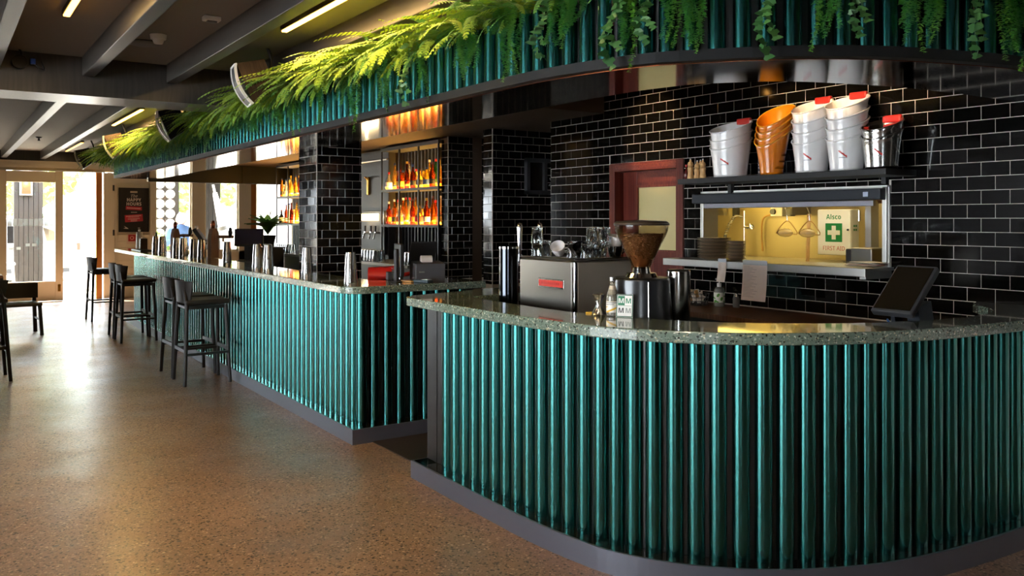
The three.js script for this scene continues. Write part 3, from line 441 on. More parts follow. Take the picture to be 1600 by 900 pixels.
{ // kitchen beyond the hatch
  const k = sgroup('wall_kitchen', 'yellow lit steel lined kitchen beyond the hatch');
  obj('back_panel', bx(6.3, 6.4, 0.8, 2.5, -6.2, -2.3), M.kitchenWall, k); obj('side_panel', [bx(4.86, 6.3, 0.8, 2.5, -6.25, -6.2)], M.kitchenWall, k); obj('side_panel', [bx(4.86, 6.3, 0.8, 2.5, -2.35, -2.3)], M.kitchenWall, k); obj('kitchen_ceiling', bx(4.86, 6.4, 2.5, 2.55, -6.25, -2.3), M.grey, k); obj('kitchen_floor', bx(4.86, 6.4, 0.75, 0.8, -6.25, -2.3), M.grey, k);
  const st = obj('kitchen_bench', bx(4.9, 6.28, 1.13, 1.16, -6.15, -2.38), M.brushed); tag(st, 'steel kitchen bench seen through the hatch', 'bench');
  const sh = thing('wall_shelf', 'steel shelf along the kitchen back wall', 'shelf', [6.14, 1.64, -5.3]); obj('board', bx(-0.16, 0.16, 0, 0.02, -0.85, 1.1), M.brushed, sh); obj('bracket', [bx(-0.1, 0.15, -0.1, 0, -0.35, -0.33)], M.brushed, sh); obj('bracket', [bx(-0.1, 0.15, -0.1, 0, 0.6, 0.62)], M.brushed, sh);
  for (const [z, w, c, n] of [[-5.55, 0.13, '#7d9c4a', 'green'], [-5.42, 0.08, '#8b8f94', 'grey'], [-5.24, 0.18, '#2b2430', 'dark'], [-5.06, 0.06, '#d8bd12', 'yellow']]) { const b = thing('storage_tub', n + ' storage tub on the kitchen wall shelf', 'tub', [6.12, 1.66, z]); obj('tub', rb(0.16, 0.1, w, 0, 0.05, 0, 0.01), std(c, 0.5), b); obj('tub_lid', rb(0.17, 0.012, w + 0.01, 0, 0.105, 0, 0.004), std(c, 0.4), b); }
  const tl = thing('kitchen_lamp', 'yellow tube lamp under the kitchen shelf', 'light', [6.0, 1.62, -5.1]); obj('tube', rod([0, 0, -0.7], [0, 0, 0.5], 0.012), emis('#ffd768', 6), tl); obj('holder', bx(-0.02, 0.02, 0.008, 0.022, -0.72, 0.52), M.white, tl);
  const l = new THREE.RectAreaLight(new THREE.Color(1, 0.78, 0.28), 26, 0.04, 1.2); l.position.set(5.98, 1.6, -5.2); l.lookAt(6.25, 1.2, -5.2); scene.add(l);
  const l2 = new THREE.RectAreaLight(new THREE.Color(1, 0.84, 0.45), 7, 0.3, 1.0); l2.position.set(5.5, 2.47, -4.0); l2.rotation.x = -PI / 2; scene.add(l2);
  const pn = thing('unseen_kitchen_panel_light', 'unseen ceiling panel lamp lighting the kitchen', 'light', [5.5, 2.485, -4.0]); obj('diffuser', rb(0.3, 0.02, 1.0, 0, 0, 0), emis('#ffe1a0', 3), pn); obj('frame', [bx(-0.17, -0.15, -0.012, 0.012, -0.52, 0.52), bx(0.15, 0.17, -0.012, 0.012, -0.52, 0.52)], M.white, pn);  // out of view, placed to light the kitchen from above
  const f = thing('rinse_tap', 'coiled pre-rinse spray tap on the kitchen wall', 'tap', [6.1, 1.16, -5.27]);
  obj('riser', rod([0.02, 0, 0], [0.02, 0.42, 0], 0.011), M.chrome, f); obj('spring_hose', tube(Array.from({ length: 90 }, (_, i) => { const a = i / 89, th = a * PI, c = [-0.1 + 0.12 * (1 - a) * 1 + 0, 0.36 + 0.08 * Math.sin(th) - 0.16 * a, -0.02 - 0.1 * a]; return [c[0] + 0.016 * Math.cos(i * 1.3), c[1] + 0.004 * Math.sin(i), c[2] + 0.016 * Math.sin(i * 1.3)]; }), 0.004, 180, 5), M.steelDark, f); obj('spray_head', rod([-0.1, 0.2, -0.12], [-0.1, 0.12, -0.13], 0.014, 0.02), M.charcoal, f);
  obj('mixer', [rod([0.02, 0.27, 0], [0.02, 0.27, 0.09], 0.012), sp(0.028, 0.0, 0.27, 0.1), ...[0, 1, 2].map((i) => rod([-0.02, 0.27, 0.1], [-0.02, 0.27 + 0.034 * Math.cos(i * 2.1), 0.1 + 0.034 * Math.sin(i * 2.1)], 0.006))], M.chrome, f);
  const mt = thing('soap_dispenser', 'white wall unit with a round dark dial and bent pipe in the kitchen', 'dispenser', [6.26, 1.57, -5.0]); obj('case', rb(0.06, 0.08, 0.13, 0, 0, 0), M.white, mt); obj('dial', cy(0.026, 0.026, 0.02, 0, 0, 0, 18).rotateZ(PI / 2).translate(-0.03, 0, -0.03), M.black, mt); obj('pipe', tube([[-0.01, -0.02, -0.06], [-0.01, -0.06, -0.16], [-0.01, -0.2, -0.18], [-0.01, -0.36, -0.17]], 0.008), M.gold, mt); obj('side_box', rb(0.06, 0.07, 0.06, 0, -0.005, 0.13), M.grey, mt);
  const cl = thing('clip', 'small dark hook box on the kitchen wall', 'hook', [6.27, 1.57, -5.5]); obj('plate', rb(0.05, 0.08, 0.05), M.charcoal, cl); obj('hook', tube([[0, -0.03, 0], [-0.03, -0.06, 0], [-0.04, -0.04, 0]], 0.005), M.chrome, cl);
  // first aid cabinet
  const tx = canvas(512, 640, (c, w, h) => { c.fillStyle = '#ece6cf'; c.fillRect(0, 0, w, h); c.fillStyle = '#157a35'; c.font = 'bold 96px sans-serif'; c.textAlign = 'center'; c.fillText('Alsco', w / 2, 130); c.fillRect(120, 190, 272, 272); c.beginPath(); c.fillStyle = '#ece6cf'; c.fillRect(222, 225, 68, 202); c.fillRect(155, 292, 202, 68); c.fillStyle = '#c33a22'; c.font = '84px sans-serif'; c.fillText('FIRST AID', w / 2, 585); });
  const a = thing('first_aid_cabinet', 'white first aid cabinet with a green cross panel and red lettering', 'cabinet', [5.86, 1.22, -4.14]);
  obj('case', rb(0.1, 0.36, 0.3, 0.05, 0.18, 0, 0.006), std('#e2dcc6', 0.4), a); obj('door', rb(0.01, 0.355, 0.295, -0.005, 0.18, 0, 0.003), std('#ece6cf', 0.35), a); obj('door_print', new THREE.PlaneGeometry(0.285, 0.345).rotateY(-PI / 2).translate(-0.0108, 0.18, 0), new THREE.MeshPhysicalMaterial({ map: tx, roughness: 0.4 }), a);
  obj('side_crosses', [0, 1].flatMap((i) => [0, 1].map((j) => rb(0.016, 0.016, 0.003, 0.035 + i * 0.025, 0.2 + j * 0.03, 0.151, 0.001))), std('#157a35', 0.5), a); obj('lock', cy(0.008, 0.008, 0.01, 0, 0, 0, 12).rotateZ(PI / 2).translate(-0.012, 0.2, 0.13), M.black, a);
  // hooks with goggles / wire hangers
  for (const [z, x, lab] of [[-4.0, 5.35, 'wire hanger with clear eye shields before the first aid cabinet'], [-4.2, 5.35, 'wire hanger with clear eye shields beside the wooden handle']]) { const h = thing('hanger', lab, 'hanger', [x, 1.6, z]); obj('hook', tube([[0, 0.03, 0.01], [0, 0.045, -0.01], [0, 0.02, -0.03], [0, -0.04, 0], [0, -0.11, 0.01]], 0.0035, 24, 6), M.chrome, h); obj('frame', tube([[0, -0.11, 0.01], [0, -0.16, -0.06], [0, -0.21, -0.09], [0, -0.2, 0], [0, -0.21, 0.1], [0, -0.16, 0.07]], 0.004, 30, 6, true), M.gold, h); obj('shield', [new THREE.SphereGeometry(0.07, 14, 8, 0, PI * 2, 0, PI / 2).scale(0.5, 0.7, 1).rotateZ(PI / 2).translate(-0.01, -0.2, 0)], std('#d8c9a0', 0.1, 0, { transmission: 0.7, thickness: 0 }), h); }
  const br = thing('broom_handle', 'pale wooden handle leaning in the kitchen', 'handle', [5.75, 1.16, -4.31]); obj('shaft', rod([0, 0, 0], [0.02, 0.36, 0], 0.014), M.wood, br); obj('grip', rod([0.02, 0.36, 0], [0.021, 0.385, 0], 0.017), M.gold, br);
  const pb = thing('metal_tray', 'dark oven tray standing on the kitchen bench', 'tray', [5.2, 1.16, -3.42]); obj('tray', rb(0.2, 0.1, 0.16, 0, 0.1, 0.02, 0.01), M.steelDark, pb); obj('stand', rb(0.1, 0.14, 0.05, 0, 0.07, -0.11, 0.01), M.charcoal, pb);
  const dc = thing('steel_column', 'vertical steel ducts at the right of the kitchen', 'duct', [5.9, 1.16, -3.9]); obj('duct', bx(0, 0.1, 0, 1.3, 0, 0.05), M.brushed, dc); obj('duct', bx(-0.1, -0.06, 0, 1.3, 0.27, 0.29), M.white, dc); obj('duct', cy(0.012, 0.012, 0.08, -0.03, 0.33, -0.03), M.chrome, dc);
  const cp = thing('copper_pan', 'copper pan hanging in the kitchen corner', 'pan', [5.9, 1.62, -3.6]); obj('pan', lathe([[0, 0], [0.16, 0], [0.18, 0.06], [0.175, 0.06], [0.155, 0.006], [0, 0.006]], 28), M.copper, cp); obj('pan_handle', rod([0, 0.04, -0.17], [-0.05, 0.0, -0.38], 0.012), M.wood, cp);
  const cloth = thing('menu_pile', 'untidy pile of printed cards on the serving shelf', 'cards', [4.68, 1.216, -3.08]); for (let i = 0; i < 6; i++) obj('card', rb(0.14, 0.003, 0.2, rr(-0.02, 0.02), 0.004 + i * 0.004, rr(-0.03, 0.03), 0.001).rotateY(rr(-0.5, 0.5)), std(['#d8b48a', '#e6dccb', '#9a4a34', '#d9cdb8', '#30281f', '#e9e2d4'][i], 0.6), cloth);
}
// plate stacks on the serving shelf
const plateGeo = lathe([[0, 0], [0.07, 0], [0.075, 0.004], [0.118, 0.016], [0.12, 0.019], [0.115, 0.019], [0.074, 0.007], [0, 0.005]], 30), plateMat = [std('#a48a6e', 0.3, 0, { clearcoat: 0.5 }), std('#86705a', 0.3, 0, { clearcoat: 0.5 })];
for (let i = 0; i < 12; i++) { const p = obj('dinner_plate', plateGeo, plateMat[i & 1]); p.position.set(4.62, 1.216 + i * 0.0122, -4.255); tag(p, 'brown stoneware dinner plate in the tall stack on the serving shelf', 'plate', 'stacked dinner plates'); }
for (let i = 0; i < 11; i++) { const p = obj('side_plate', plateGeo, plateMat[(i + 1) & 1]); p.scale.set(0.55, 0.9, 0.55); p.position.set(4.62, 1.216 + i * 0.0118, -4.05); tag(p, 'small dark plate in the short stack on the serving shelf', 'plate', 'stacked side plates'); }
// papers taped to the shelf edge
for (const [z, w, h, lab, lines] of [[-4.02, 0.072, 0.155, 'narrow paper slip taped to the serving shelf', 10], [-3.74, 0.2, 0.262, 'large printed price sheet hanging from the serving shelf', 22]]) {
  const t = thing('paper_sheet', lab, 'paper', [4.446, 1.228 - h, z]); const g = new THREE.BoxGeometry(0.0015, h, w, 1, 12, 1).translate(0, h / 2, 0), a = g.attributes.position; for (let i = 0; i < a.count; i++) a.setX(i, a.getX(i) - 0.02 * (1 - a.getY(i) / h) ** 2); g.computeVertexNormals();
  obj('sheet', g, new THREE.MeshPhysicalMaterial({ roughness: 0.85, map: canvas(256, 320, (c) => { c.fillStyle = '#e4d8d2'; c.fillRect(0, 0, 256, 320); c.fillStyle = '#b9c3cf'; c.fillRect(0, 0, 256, 34); c.fillStyle = '#9a8f92'; for (let i = 0; i < lines; i++) { c.fillRect(14, 46 + i * 11.5, 60 + ((i * 37) % 90), 2.2); } }) }), t);
  obj('tape', bx(-0.003, -0.001, h - 0.02, h + 0.004, -w / 2, w / 2), std('#c9d2dc', 0.3), t);
}
// wall bench with baskets and bottles
{
  const b = thing('wall_bench', 'brown timber bench along the tiled wall', 'bench'); obj('top', bx(4.16, 4.733, 0.85, 0.885, -4.66, -2.4), M.bench, b); obj('cabinet', bx(4.22, 4.73, 0, 0.85, -4.64, -2.45), M.black, b);
  function basket(p, lab, w) {
    const t = thing('wire_basket', lab, 'basket', p); const L = []; for (let k = 0; k < 4; k++) L.push(new THREE.TorusGeometry(w * (0.8 + 0.07 * k), 0.0025, 5, 28).rotateX(PI / 2).translate(0, 0.004 + k * 0.027, 0)); for (let i = 0; i < 12; i++) { const a = i * PI / 6; L.push(rod([w * 0.8 * Math.cos(a), 0.004, w * 0.8 * Math.sin(a)], [w * 1.01 * Math.cos(a), 0.085, w * 1.01 * Math.sin(a)], 0.0022, 0.0022, 5)); } obj('wires', L, M.black, t);
    const u = thing('sachet_heap', 'sugar sachets filling the ' + lab.replace(/^(black )/, ''), 'sachets', p); for (let i = 0; i < 16; i++) { const a = rnd() * 6.3, r = Math.sqrt(rnd()) * w * 0.6; obj('sachet', rb(0.03, 0.055, 0.008, 0, 0, 0, 0.003).rotateX(rr(-0.6, 0.6)).rotateZ(rr(-0.6, 0.6)).translate(r * Math.cos(a), 0.04 + rnd() * 0.05, r * Math.sin(a)), i % 4 ? M.paper : M.wood, u); }
  }
  basket([4.58, 0.885, -4.48], 'black wire basket nearest the timber door', 0.085); basket([4.52, 0.885, -4.31], 'black wire basket beside the sanitiser bottle', 0.075);
  const s = thing('sanitiser_bottle', 'clear pump bottle with a green label on the bench', 'bottle', [4.58, 0.885, -4.17]); obj('bottle', lathe([[0, 0], [0.036, 0], [0.038, 0.005], [0.038, 0.115], [0.03, 0.13], [0.014, 0.14], [0, 0.14]], 22), std('#dfe8e4', 0.08, 0, { transmission: 0.7, thickness: 0.05 }), s); obj('pump', [cy(0.016, 0.016, 0.025, 0, 0.14, 0, 16), cy(0.005, 0.005, 0.03, 0, 0.165, 0, 8), rb(0.05, 0.012, 0.016, -0.012, 0.195, 0)], M.white, s); obj('label', cy(0.0386, 0.0386, 0.07, 0, 0.03, 0, 22), new THREE.MeshPhysicalMaterial({ roughness: 0.5, map: canvas(128, 64, (c) => { c.fillStyle = '#e6efe8'; c.fillRect(0, 0, 128, 64); c.fillStyle = '#4f9a3c'; for (let i = 0; i < 16; i++) { c.beginPath(); c.ellipse((i * 47) % 128, (i * 29) % 64, 12, 5, i, 0, 7); c.fill(); } }) }), s);
  const q = thing('salt_pot', 'small grey shaker behind the sanitiser bottle', 'shaker', [4.63, 0.885, -4.06]); obj('pot', lathe([[0, 0], [0.022, 0], [0.024, 0.06], [0.018, 0.075], [0, 0.08]], 16), M.grey, q); obj('pot_cap', cy(0.018, 0.014, 0.02, 0, 0.075, 0, 14), M.chrome, q);
}
// bucket shelf and stacked ice buckets
{ const s = thing('bucket_shelf', 'black wall shelf carrying the ice buckets', 'shelf'); obj('board', rb(0.31, 0.036, 1.63, 4.58, 1.772, -3.61, 0.003), M.black, s); obj('bracket', bx(4.7, 4.734, 1.62, 1.755, -4.2, -4.17), M.black, s); obj('bracket', bx(4.7, 4.734, 1.715, 1.755, -3.0, -2.97), M.black, s); }
function bucketGeo(rb_, rt, lo, hi, thick = 0.004) { // high lip toward +x
  const n = 36, m = 10, P = [], I = []; const ring = (f, inn) => { for (let i = 0; i <= n; i++) { const a = i / n * 2 * PI, top = lo + (hi - lo) * (0.5 + 0.5 * Math.cos(a)), y = f * top + (inn ? (1 - f) * 0.012 : 0), e = y / ((lo + hi) / 2), r = rb_ + (rt - rb_) * Math.pow(Math.max(0, e), 1.3) - (inn ? thick : 0) + (f > 0.97 && !inn ? 0.003 : 0); P.push(r * Math.cos(a), y, r * 1.02 * Math.sin(a)); } };
  for (let j = 0; j <= m; j++) ring(j / m, false); for (let j = m; j >= 0; j--) ring(j / m, true); const R = 2 * (m + 1);
  for (let j = 0; j < R - 1; j++) for (let i = 0; i < n; i++) { const a = j * (n + 1) + i; I.push(a, a + n + 1, a + 1, a + 1, a + n + 1, a + n + 2); }
  const c0 = P.length / 3; P.push(0, 0, 0, 0, 0.012, 0); for (let i = 0; i < n; i++) { I.push(c0, i, i + 1); const b = (R - 1) * (n + 1) + i; I.push(c0 + 1, b + 1, b); }
  const g = new THREE.BufferGeometry(); g.setAttribute('position', new THREE.Float32BufferAttribute(P, 3)); g.setAttribute('uv', new THREE.Float32BufferAttribute(new Array(P.length / 3 * 2).fill(0), 2)); g.setIndex(I); g.computeVertexNormals(); return g;
}
const inkGrey = std('#8d8a92', 0.6);
function buckets(x, z, n, step, rb0, rt, lo, hi, mat, rim, lab, grp, tiltStep = 0, red = true) {
  const g = bucketGeo(rb0, rt, lo, hi);
  for (let k = 0; k < n; k++) {
    const t = thing('ice_bucket', k === n - 1 ? 'topmost ' + lab : k === 0 ? 'lowest ' + lab : 'middle ' + lab, 'bucket', [x + tiltStep * k * 0.2, 1.79 + k * step, z + tiltStep * k], 0, grp);
    obj('shell', g, mat, t); obj('rim', rimGeo(rt, lo, hi, rb0), rim ?? mat, t);
    if (red && (k === n - 1 || mat === M.steel)) obj('handle', [rb(0.03, 0.045, 0.12, rt * 1.1 - 0.012, hi - 0.004, 0, 0.01)], M.red, t);
    if (k === 0 && mat !== M.orange) { // red sash mark and a thin line of print under it
      const s = new THREE.Group(); const a = -2.45, r = rb0 + (rt - rb0) * 0.3; const put = (q) => q.rotateY(-a - PI / 2 + PI).translate((r + 0.006) * Math.cos(a), lo * 0.42, -(r + 0.006) * Math.sin(a) * -1);
      const band = (dy0, dy1, hgt, mm, nm) => { const P = [], I = []; for (let i = 0; i <= 10; i++) { const q = i / 10, an = PI - 0.62 + q * 0.46, y = lo * 0.5 + dy0 + (dy1 - dy0) * q, rr_ = rb0 + (rt - rb0) * Math.pow(y / ((lo + hi) / 2), 1.3) + 0.0012; P.push(rr_ * Math.cos(an), y, -rr_ * 1.02 * Math.sin(an) * -1, rr_ * Math.cos(an), y + hgt, rr_ * 1.02 * Math.sin(an)); if (i) { const b = i * 2; I.push(b - 2, b - 1, b, b, b - 1, b + 1); } } const gg = new THREE.BufferGeometry(); gg.setAttribute('position', new THREE.Float32BufferAttribute(P, 3)); gg.setAttribute('uv', new THREE.Float32BufferAttribute(new Array(P.length / 3 * 2).fill(0), 2)); gg.setIndex(I); gg.computeVertexNormals(); mm.side = THREE.DoubleSide; obj(nm, gg, mm, t); };
      band(-0.012, 0.026, 0.014, M.red, 'sash_mark'); band(-0.012, -0.012, 0.004, inkGrey, 'print_line');
    }
  }
}
function rimGeo(rt, lo, hi, rb0) { const P = []; for (let i = 0; i < 36; i++) { const a = i / 36 * 2 * PI, y = lo + (hi - lo) * (0.5 + 0.5 * Math.cos(a)), e = y / ((lo + hi) / 2), r = rb0 + (rt - rb0) * Math.pow(e, 1.3) + 0.002; P.push([r * Math.cos(a), y, r * 1.02 * Math.sin(a)]); } return tube(P, 0.005, 72, 6, true); }
buckets(4.57, -4.06, 3, 0.058, 0.112, 0.14, 0.19, 0.29, M.whiteGloss, null, 'wide white ice bucket of the low stack by the pepper mills', 'low stack of white ice buckets');
buckets(4.57, -3.705, 4, 0.042, 0.072, 0.116, 0.19, 0.35, M.orange, std('#f0a012', 0.3), 'orange ice bucket of the leaning orange stack', 'stack of orange ice buckets', 0.006, false);
buckets(4.57, -3.395, 4, 0.064, 0.094, 0.122, 0.18, 0.285, M.whiteGloss, null, 'white ice bucket of the tall stack next to the orange one', 'tall stack of white ice buckets');
buckets(4.57, -3.145, 4, 0.064, 0.094, 0.122, 0.18, 0.285, M.whiteGloss, null, 'white ice bucket of the tall stack next to the steel one', 'second tall stack of white ice buckets');
buckets(4.57, -2.915, 2, 0.05, 0.088, 0.112, 0.175, 0.26, M.steel, null, 'polished steel ice bucket at the end of the shelf', 'steel ice buckets');
for (const [z, h] of [[-3.86, 0.14], [-3.56, 0.16], [-3.53, 0.16]]) { const b = thing('box_carton', 'dark printed carton tucked between the bucket stacks', 'carton', [4.66, 1.79, z], 0, 'cartons behind the buckets'); obj('carton', rb(0.05, h, 0.028, 0, h / 2, 0, 0.002), std('#22252c', 0.4), b); obj('carton_print', [0.2, 0.4, 0.55, 0.75].map((f, i) => bx(-0.0265, -0.0252, h * f, h * f + 0.012, -0.01, 0.01)), std('#b8a79c', 0.5), b); }
const millGeo = lathe([[0, 0], [0.024, 0], [0.025, 0.01], [0.019, 0.04], [0.022, 0.07], [0.018, 0.085], [0, 0.085]], 18), millTop = lathe([[0, 0], [0.018, 0], [0.021, 0.016], [0.015, 0.03], [0.006, 0.036], [0.008, 0.044], [0, 0.05]], 16);
[[4.5, -4.37, 1.1], [4.5, -4.305, 0.9], [4.5, -4.25, 1], [4.56, -4.33, 1]].forEach(([x, z, s], i) => { const t = thing('pepper_mill', 'turned wooden pepper mill at the timber door end of the bucket shelf', 'pepper mill', [x, 1.79, z], 0, 'pepper mills on the bucket shelf'); obj('mill_body', millGeo.clone().scale(1, s, 1), M.wood, t); obj('mill_head', millTop.clone().translate(0, 0.085 * s, 0), M.wood, t); obj('crank_knob', sp(0.007, 0, 0.085 * s + 0.052, 0, 8), M.chrome, t); });
{ const t = thing('sauce_bottle', 'small dark red sauce bottle at the shelf end', 'bottle', [4.5, 1.79, -4.41]); obj('bottle', lathe([[0, 0], [0.016, 0], [0.017, 0.05], [0.007, 0.075], [0.007, 0.095], [0, 0.095]], 14), std('#5a0f0c', 0.2), t); obj('bottle_cap', cy(0.009, 0.009, 0.014, 0, 0.093, 0, 10), M.red, t); }
{ const t = thing('wall_cabinet', 'black framed glazed cabinet on the tiled return wall', 'cabinet', [5.12, 1.76, -7.15]); obj('frame', [bx(-0.15, 0.17, 0, 0.04, 0, 0.05), bx(-0.15, 0.17, 0.33, 0.37, 0, 0.05), bx(-0.15, -0.11, 0, 0.37, 0, 0.05), bx(0.07, 0.11, 0, 0.37, 0, 0.05)], M.charcoal, t); obj('glazing', bx(-0.11, 0.07, 0.04, 0.33, 0.01, 0.014), M.blackGloss, t); obj('pull_handle', tube([[0.13, 0.09, 0.05], [0.14, 0.12, 0.08], [0.135, 0.17, 0.06]], 0.009), M.chrome, t); }
// ------------------------------------------------------------------ back bar
{ const c = thing('back_bar_cabinet', 'low black back bar cabinet behind the long bar', 'cabinet'); obj('carcass', bx(4.25, 4.9, 0, 0.97, -13.8, -8.27), M.black, c); obj('top', bx(4.2, 4.9, 0.97, 1.0, -13.82, -8.26), M.steelDark, c); }
function shelving(z0, z1, label, n) {
  const t = thing('bottle_shelving', label, 'shelving', [4.58, 0, 0]);
  const L = z1 - z0; for (let z = z0 + 0.04; z < z1; z += 0.087) obj('slat', bx(0.27, 0.3, 1.01, 2.36, z, z + 0.03), std('#141415', 0.5), t);
  obj('backboard', bx(0.3, 0.33, 1.0, 2.4, z0, z1), M.black, t);
  for (const y of [1.44, 1.87]) obj('shelf', bx(0, 0.27, y - 0.03, y, z0, z1), std('#323131', 0.5), t); obj('top_board', bx(0, 0.3, 2.345, 2.385, z0, z1), std('#3a3836', 0.45), t);
  for (let k = 0; k <= n; k++) obj('post', bx(0.002, 0.02, 1.0, 2.345, z0 + L * k / n - (k === n ? 0.02 : 0), z0 + L * k / n + (k === n ? 0 : 0.02)), M.black, t);
  for (const y of [1.44, 1.87]) {
    obj('light_strip', bx(0.2, 0.225, y + 0.001, y + 0.006, z0 + 0.06, z1 - 0.06), emis('#ffa01c', 8), t);
    const l = new THREE.RectAreaLight(new THREE.Color(1, 0.55, 0.12), 26, 0.2, L - 0.15); l.position.set(4.58 + 0.15, y + 0.012, (z0 + z1) / 2); l.rotation.x = PI / 2; scene.add(l);
  }
}
shelving(-9.74, -8.26, 'lit bottle shelving with dark slats between the grey cold room door and the pillar', 3);
shelving(-13.72, -12.1, 'lit bottle shelving at the far end next to the peace lily', 3);
const bottleShapes = [
  [[0, 0], [0.036, 0], [0.038, 0.006], [0.038, 0.15], [0.03, 0.19], [0.014, 0.215], [0.013, 0.275], [0, 0.275]],
  [[0, 0], [0.044, 0], [0.046, 0.008], [0.046, 0.12], [0.04, 0.16], [0.016, 0.185], [0.014, 0.225], [0, 0.225]],
  [[0, 0], [0.033, 0], [0.035, 0.006], [0.035, 0.19], [0.013, 0.235], [0.013, 0.3], [0, 0.3]],
  [[0, 0], [0.04, 0], [0.05, 0.03], [0.048, 0.09], [0.03, 0.13], [0.015, 0.16], [0.014, 0.21], [0, 0.21]],
  [[0, 0], [0.03, 0], [0.032, 0.005], [0.034, 0.13], [0.026, 0.2], [0.012, 0.25], [0.012, 0.32], [0, 0.32]]].map((p) => [lathe(p, 16), p[p.length - 1][1], p[2][0]]);
const liquor = ['#c9701a', '#e09a22', '#a83a14', '#7a2412', '#d8b04a', '#e8c25a', '#2f7a2c', '#b8481c', '#e6dcc0', '#3a2a1e'].map((c) => std(c, 0.06, 0, { transmission: 0.72, thickness: 0.05, ior: 1.4 }));
const capM = ['#c02a20', '#1d1d1f', '#d6b24a', '#23356b', '#e8e4da', '#5a2a18'].map((c) => std(c, 0.4)), labM = ['#efe6cf', '#1f1c1a', '#c9372a', '#e8c23a', '#f2f0ea', '#2c4a86', '#d86a1e'].map((c) => std(c, 0.6));
const liqName = ['amber', 'golden', 'red amber', 'dark red', 'straw', 'pale gold', 'green', 'copper', 'clear', 'dark brown'], capName = ['red', 'black', 'gold', 'blue', 'white', 'brown'];
const labGeo = bottleShapes.map(([, , r]) => cy(r + 0.0008, r + 0.0008, 0.06, 0, 0.035, 0, 16)), capGeo = cy(0.0145, 0.0145, 0.03, 0, 0, 0, 12);
function bottle(x, y, z, k, lq, cp, lb, where, s = 1) {
  const [g, h] = bottleShapes[k], t = thing('liquor_bottle', `${liqName[lq]} spirit bottle with ${capName[cp]} cap on the ${where}`, 'bottle', [x, y, z], rnd() * 6, 'spirit bottles on the ' + where); t.scale.setScalar(s);
  obj('glass', g, liquor[lq], t); const c = obj('cap', capGeo, capM[cp], t); c.position.y = h - 0.008; obj('label', labGeo[k], labM[lb], t);
}
for (const [y, where, z0, z1, n] of [[1.87, 'upper shelf beside the pillar', -9.66, -8.34, 17], [1.44, 'lower shelf beside the pillar', -9.66, -8.34, 17], [1.87, 'upper shelf near the lily', -13.64, -12.3, 13], [1.44, 'lower shelf near the lily', -13.64, -12.3, 13]])
  for (let i = 0; i < n; i++) bottle(4.65 + (i % 2) * 0.085 + rr(-0.01, 0.01), y + 0.001, z0 + (z1 - z0) * i / (n - 1), Math.floor(rnd() * 5), y > 1.6 && i === n - 4 ? 6 : [0, 1, 4, 5, 2, 7, 1, 3, 5, 8, 9][Math.floor(rnd() * 11)], Math.floor(rnd() * 6), Math.floor(rnd() * 7), where, 0.95);
{ // grey cold room door with brass handle and small tap wall
  const t = thing('cold_room_door', 'grey steel cold room door with a brass handle', 'door', [4.7, 0.97, -10.7]); obj('leaf', rb(0.1, 1.4, 0.94, 0.05, 0.72, 0.47, 0.01), std('#34312f', 0.5), t); obj('top_track', rod([-0.02, 1.29, 0], [-0.02, 1.29, 0.94], 0.012), M.brushed, t); obj('seam', bx(-0.004, 0, 0.665, 0.675, 0, 0.94), M.charcoal, t);
  const h = obj('handle', [rb(0.03, 0.24, 0.06, -0.015, 0.97, 0.36, 0.012), tube([[-0.03, 1.06, 0.37], [-0.07, 1.08, 0.38], [-0.09, 1.08, 0.46]], 0.011)], M.brass, t);
  const p = thing('tap_wall', 'steel tap panel with a small lit sign on the cold room door', 'tap', [4.66, 1.0, -10.55]); obj('panel', rb(0.03, 0.56, 0.72, 0.01, 0.33, 0.4, 0.006), std('#3a3734', 0.45), p); obj('lit_sign', rb(0.02, 0.09, 0.5, -0.012, 0.53, 0.35, 0.004), emis('#ffd9a0', 5), p);
  for (const z of [0.3, 0.48, 0.62]) { const s = obj('faucet', [rod([0, 0.33, z], [-0.07, 0.33, z], 0.014), rod([-0.07, 0.33, z], [-0.085, 0.25, z], 0.01)], M.chrome, p); obj('faucet_handle', rod([-0.06, 0.34, z], [-0.06, 0.42, z], 0.01, 0.014), M.black, s); }
  const l = new THREE.PointLight(new THREE.Color(1, 0.75, 0.4), 0.25, 0, 2); l.position.set(4.6, 1.53, -10.2); scene.add(l);
}
const tallGlass = lathe([[0, 0.135], [0.028, 0.135], [0.031, 0.132], [0.037, 0], [0.035, 0], [0.029, 0.128], [0, 0.128]], 12);
function glasses(z0, z1, rows, label) { for (let r = 0; r < rows; r++) for (let z = z0; z <= z1 + 0.001; z += 0.082) { const t = obj('upturned_glass', tallGlass, M.glassWare); t.position.set(4.3 + r * 0.085, 1.0, z + (r & 1) * 0.02); tag(t, label, 'glass', label.replace('upturned glass', 'upturned glasses')); } }
glasses(-9.95, -9.25, 2, 'upturned glass on the back bar beneath the tap wall'); glasses(-8.62, -8.3, 2, 'upturned glass on the back bar beside the pillar'); glasses(-13.5, -12.3, 2, 'upturned glass on the back bar below the far bottle shelves');
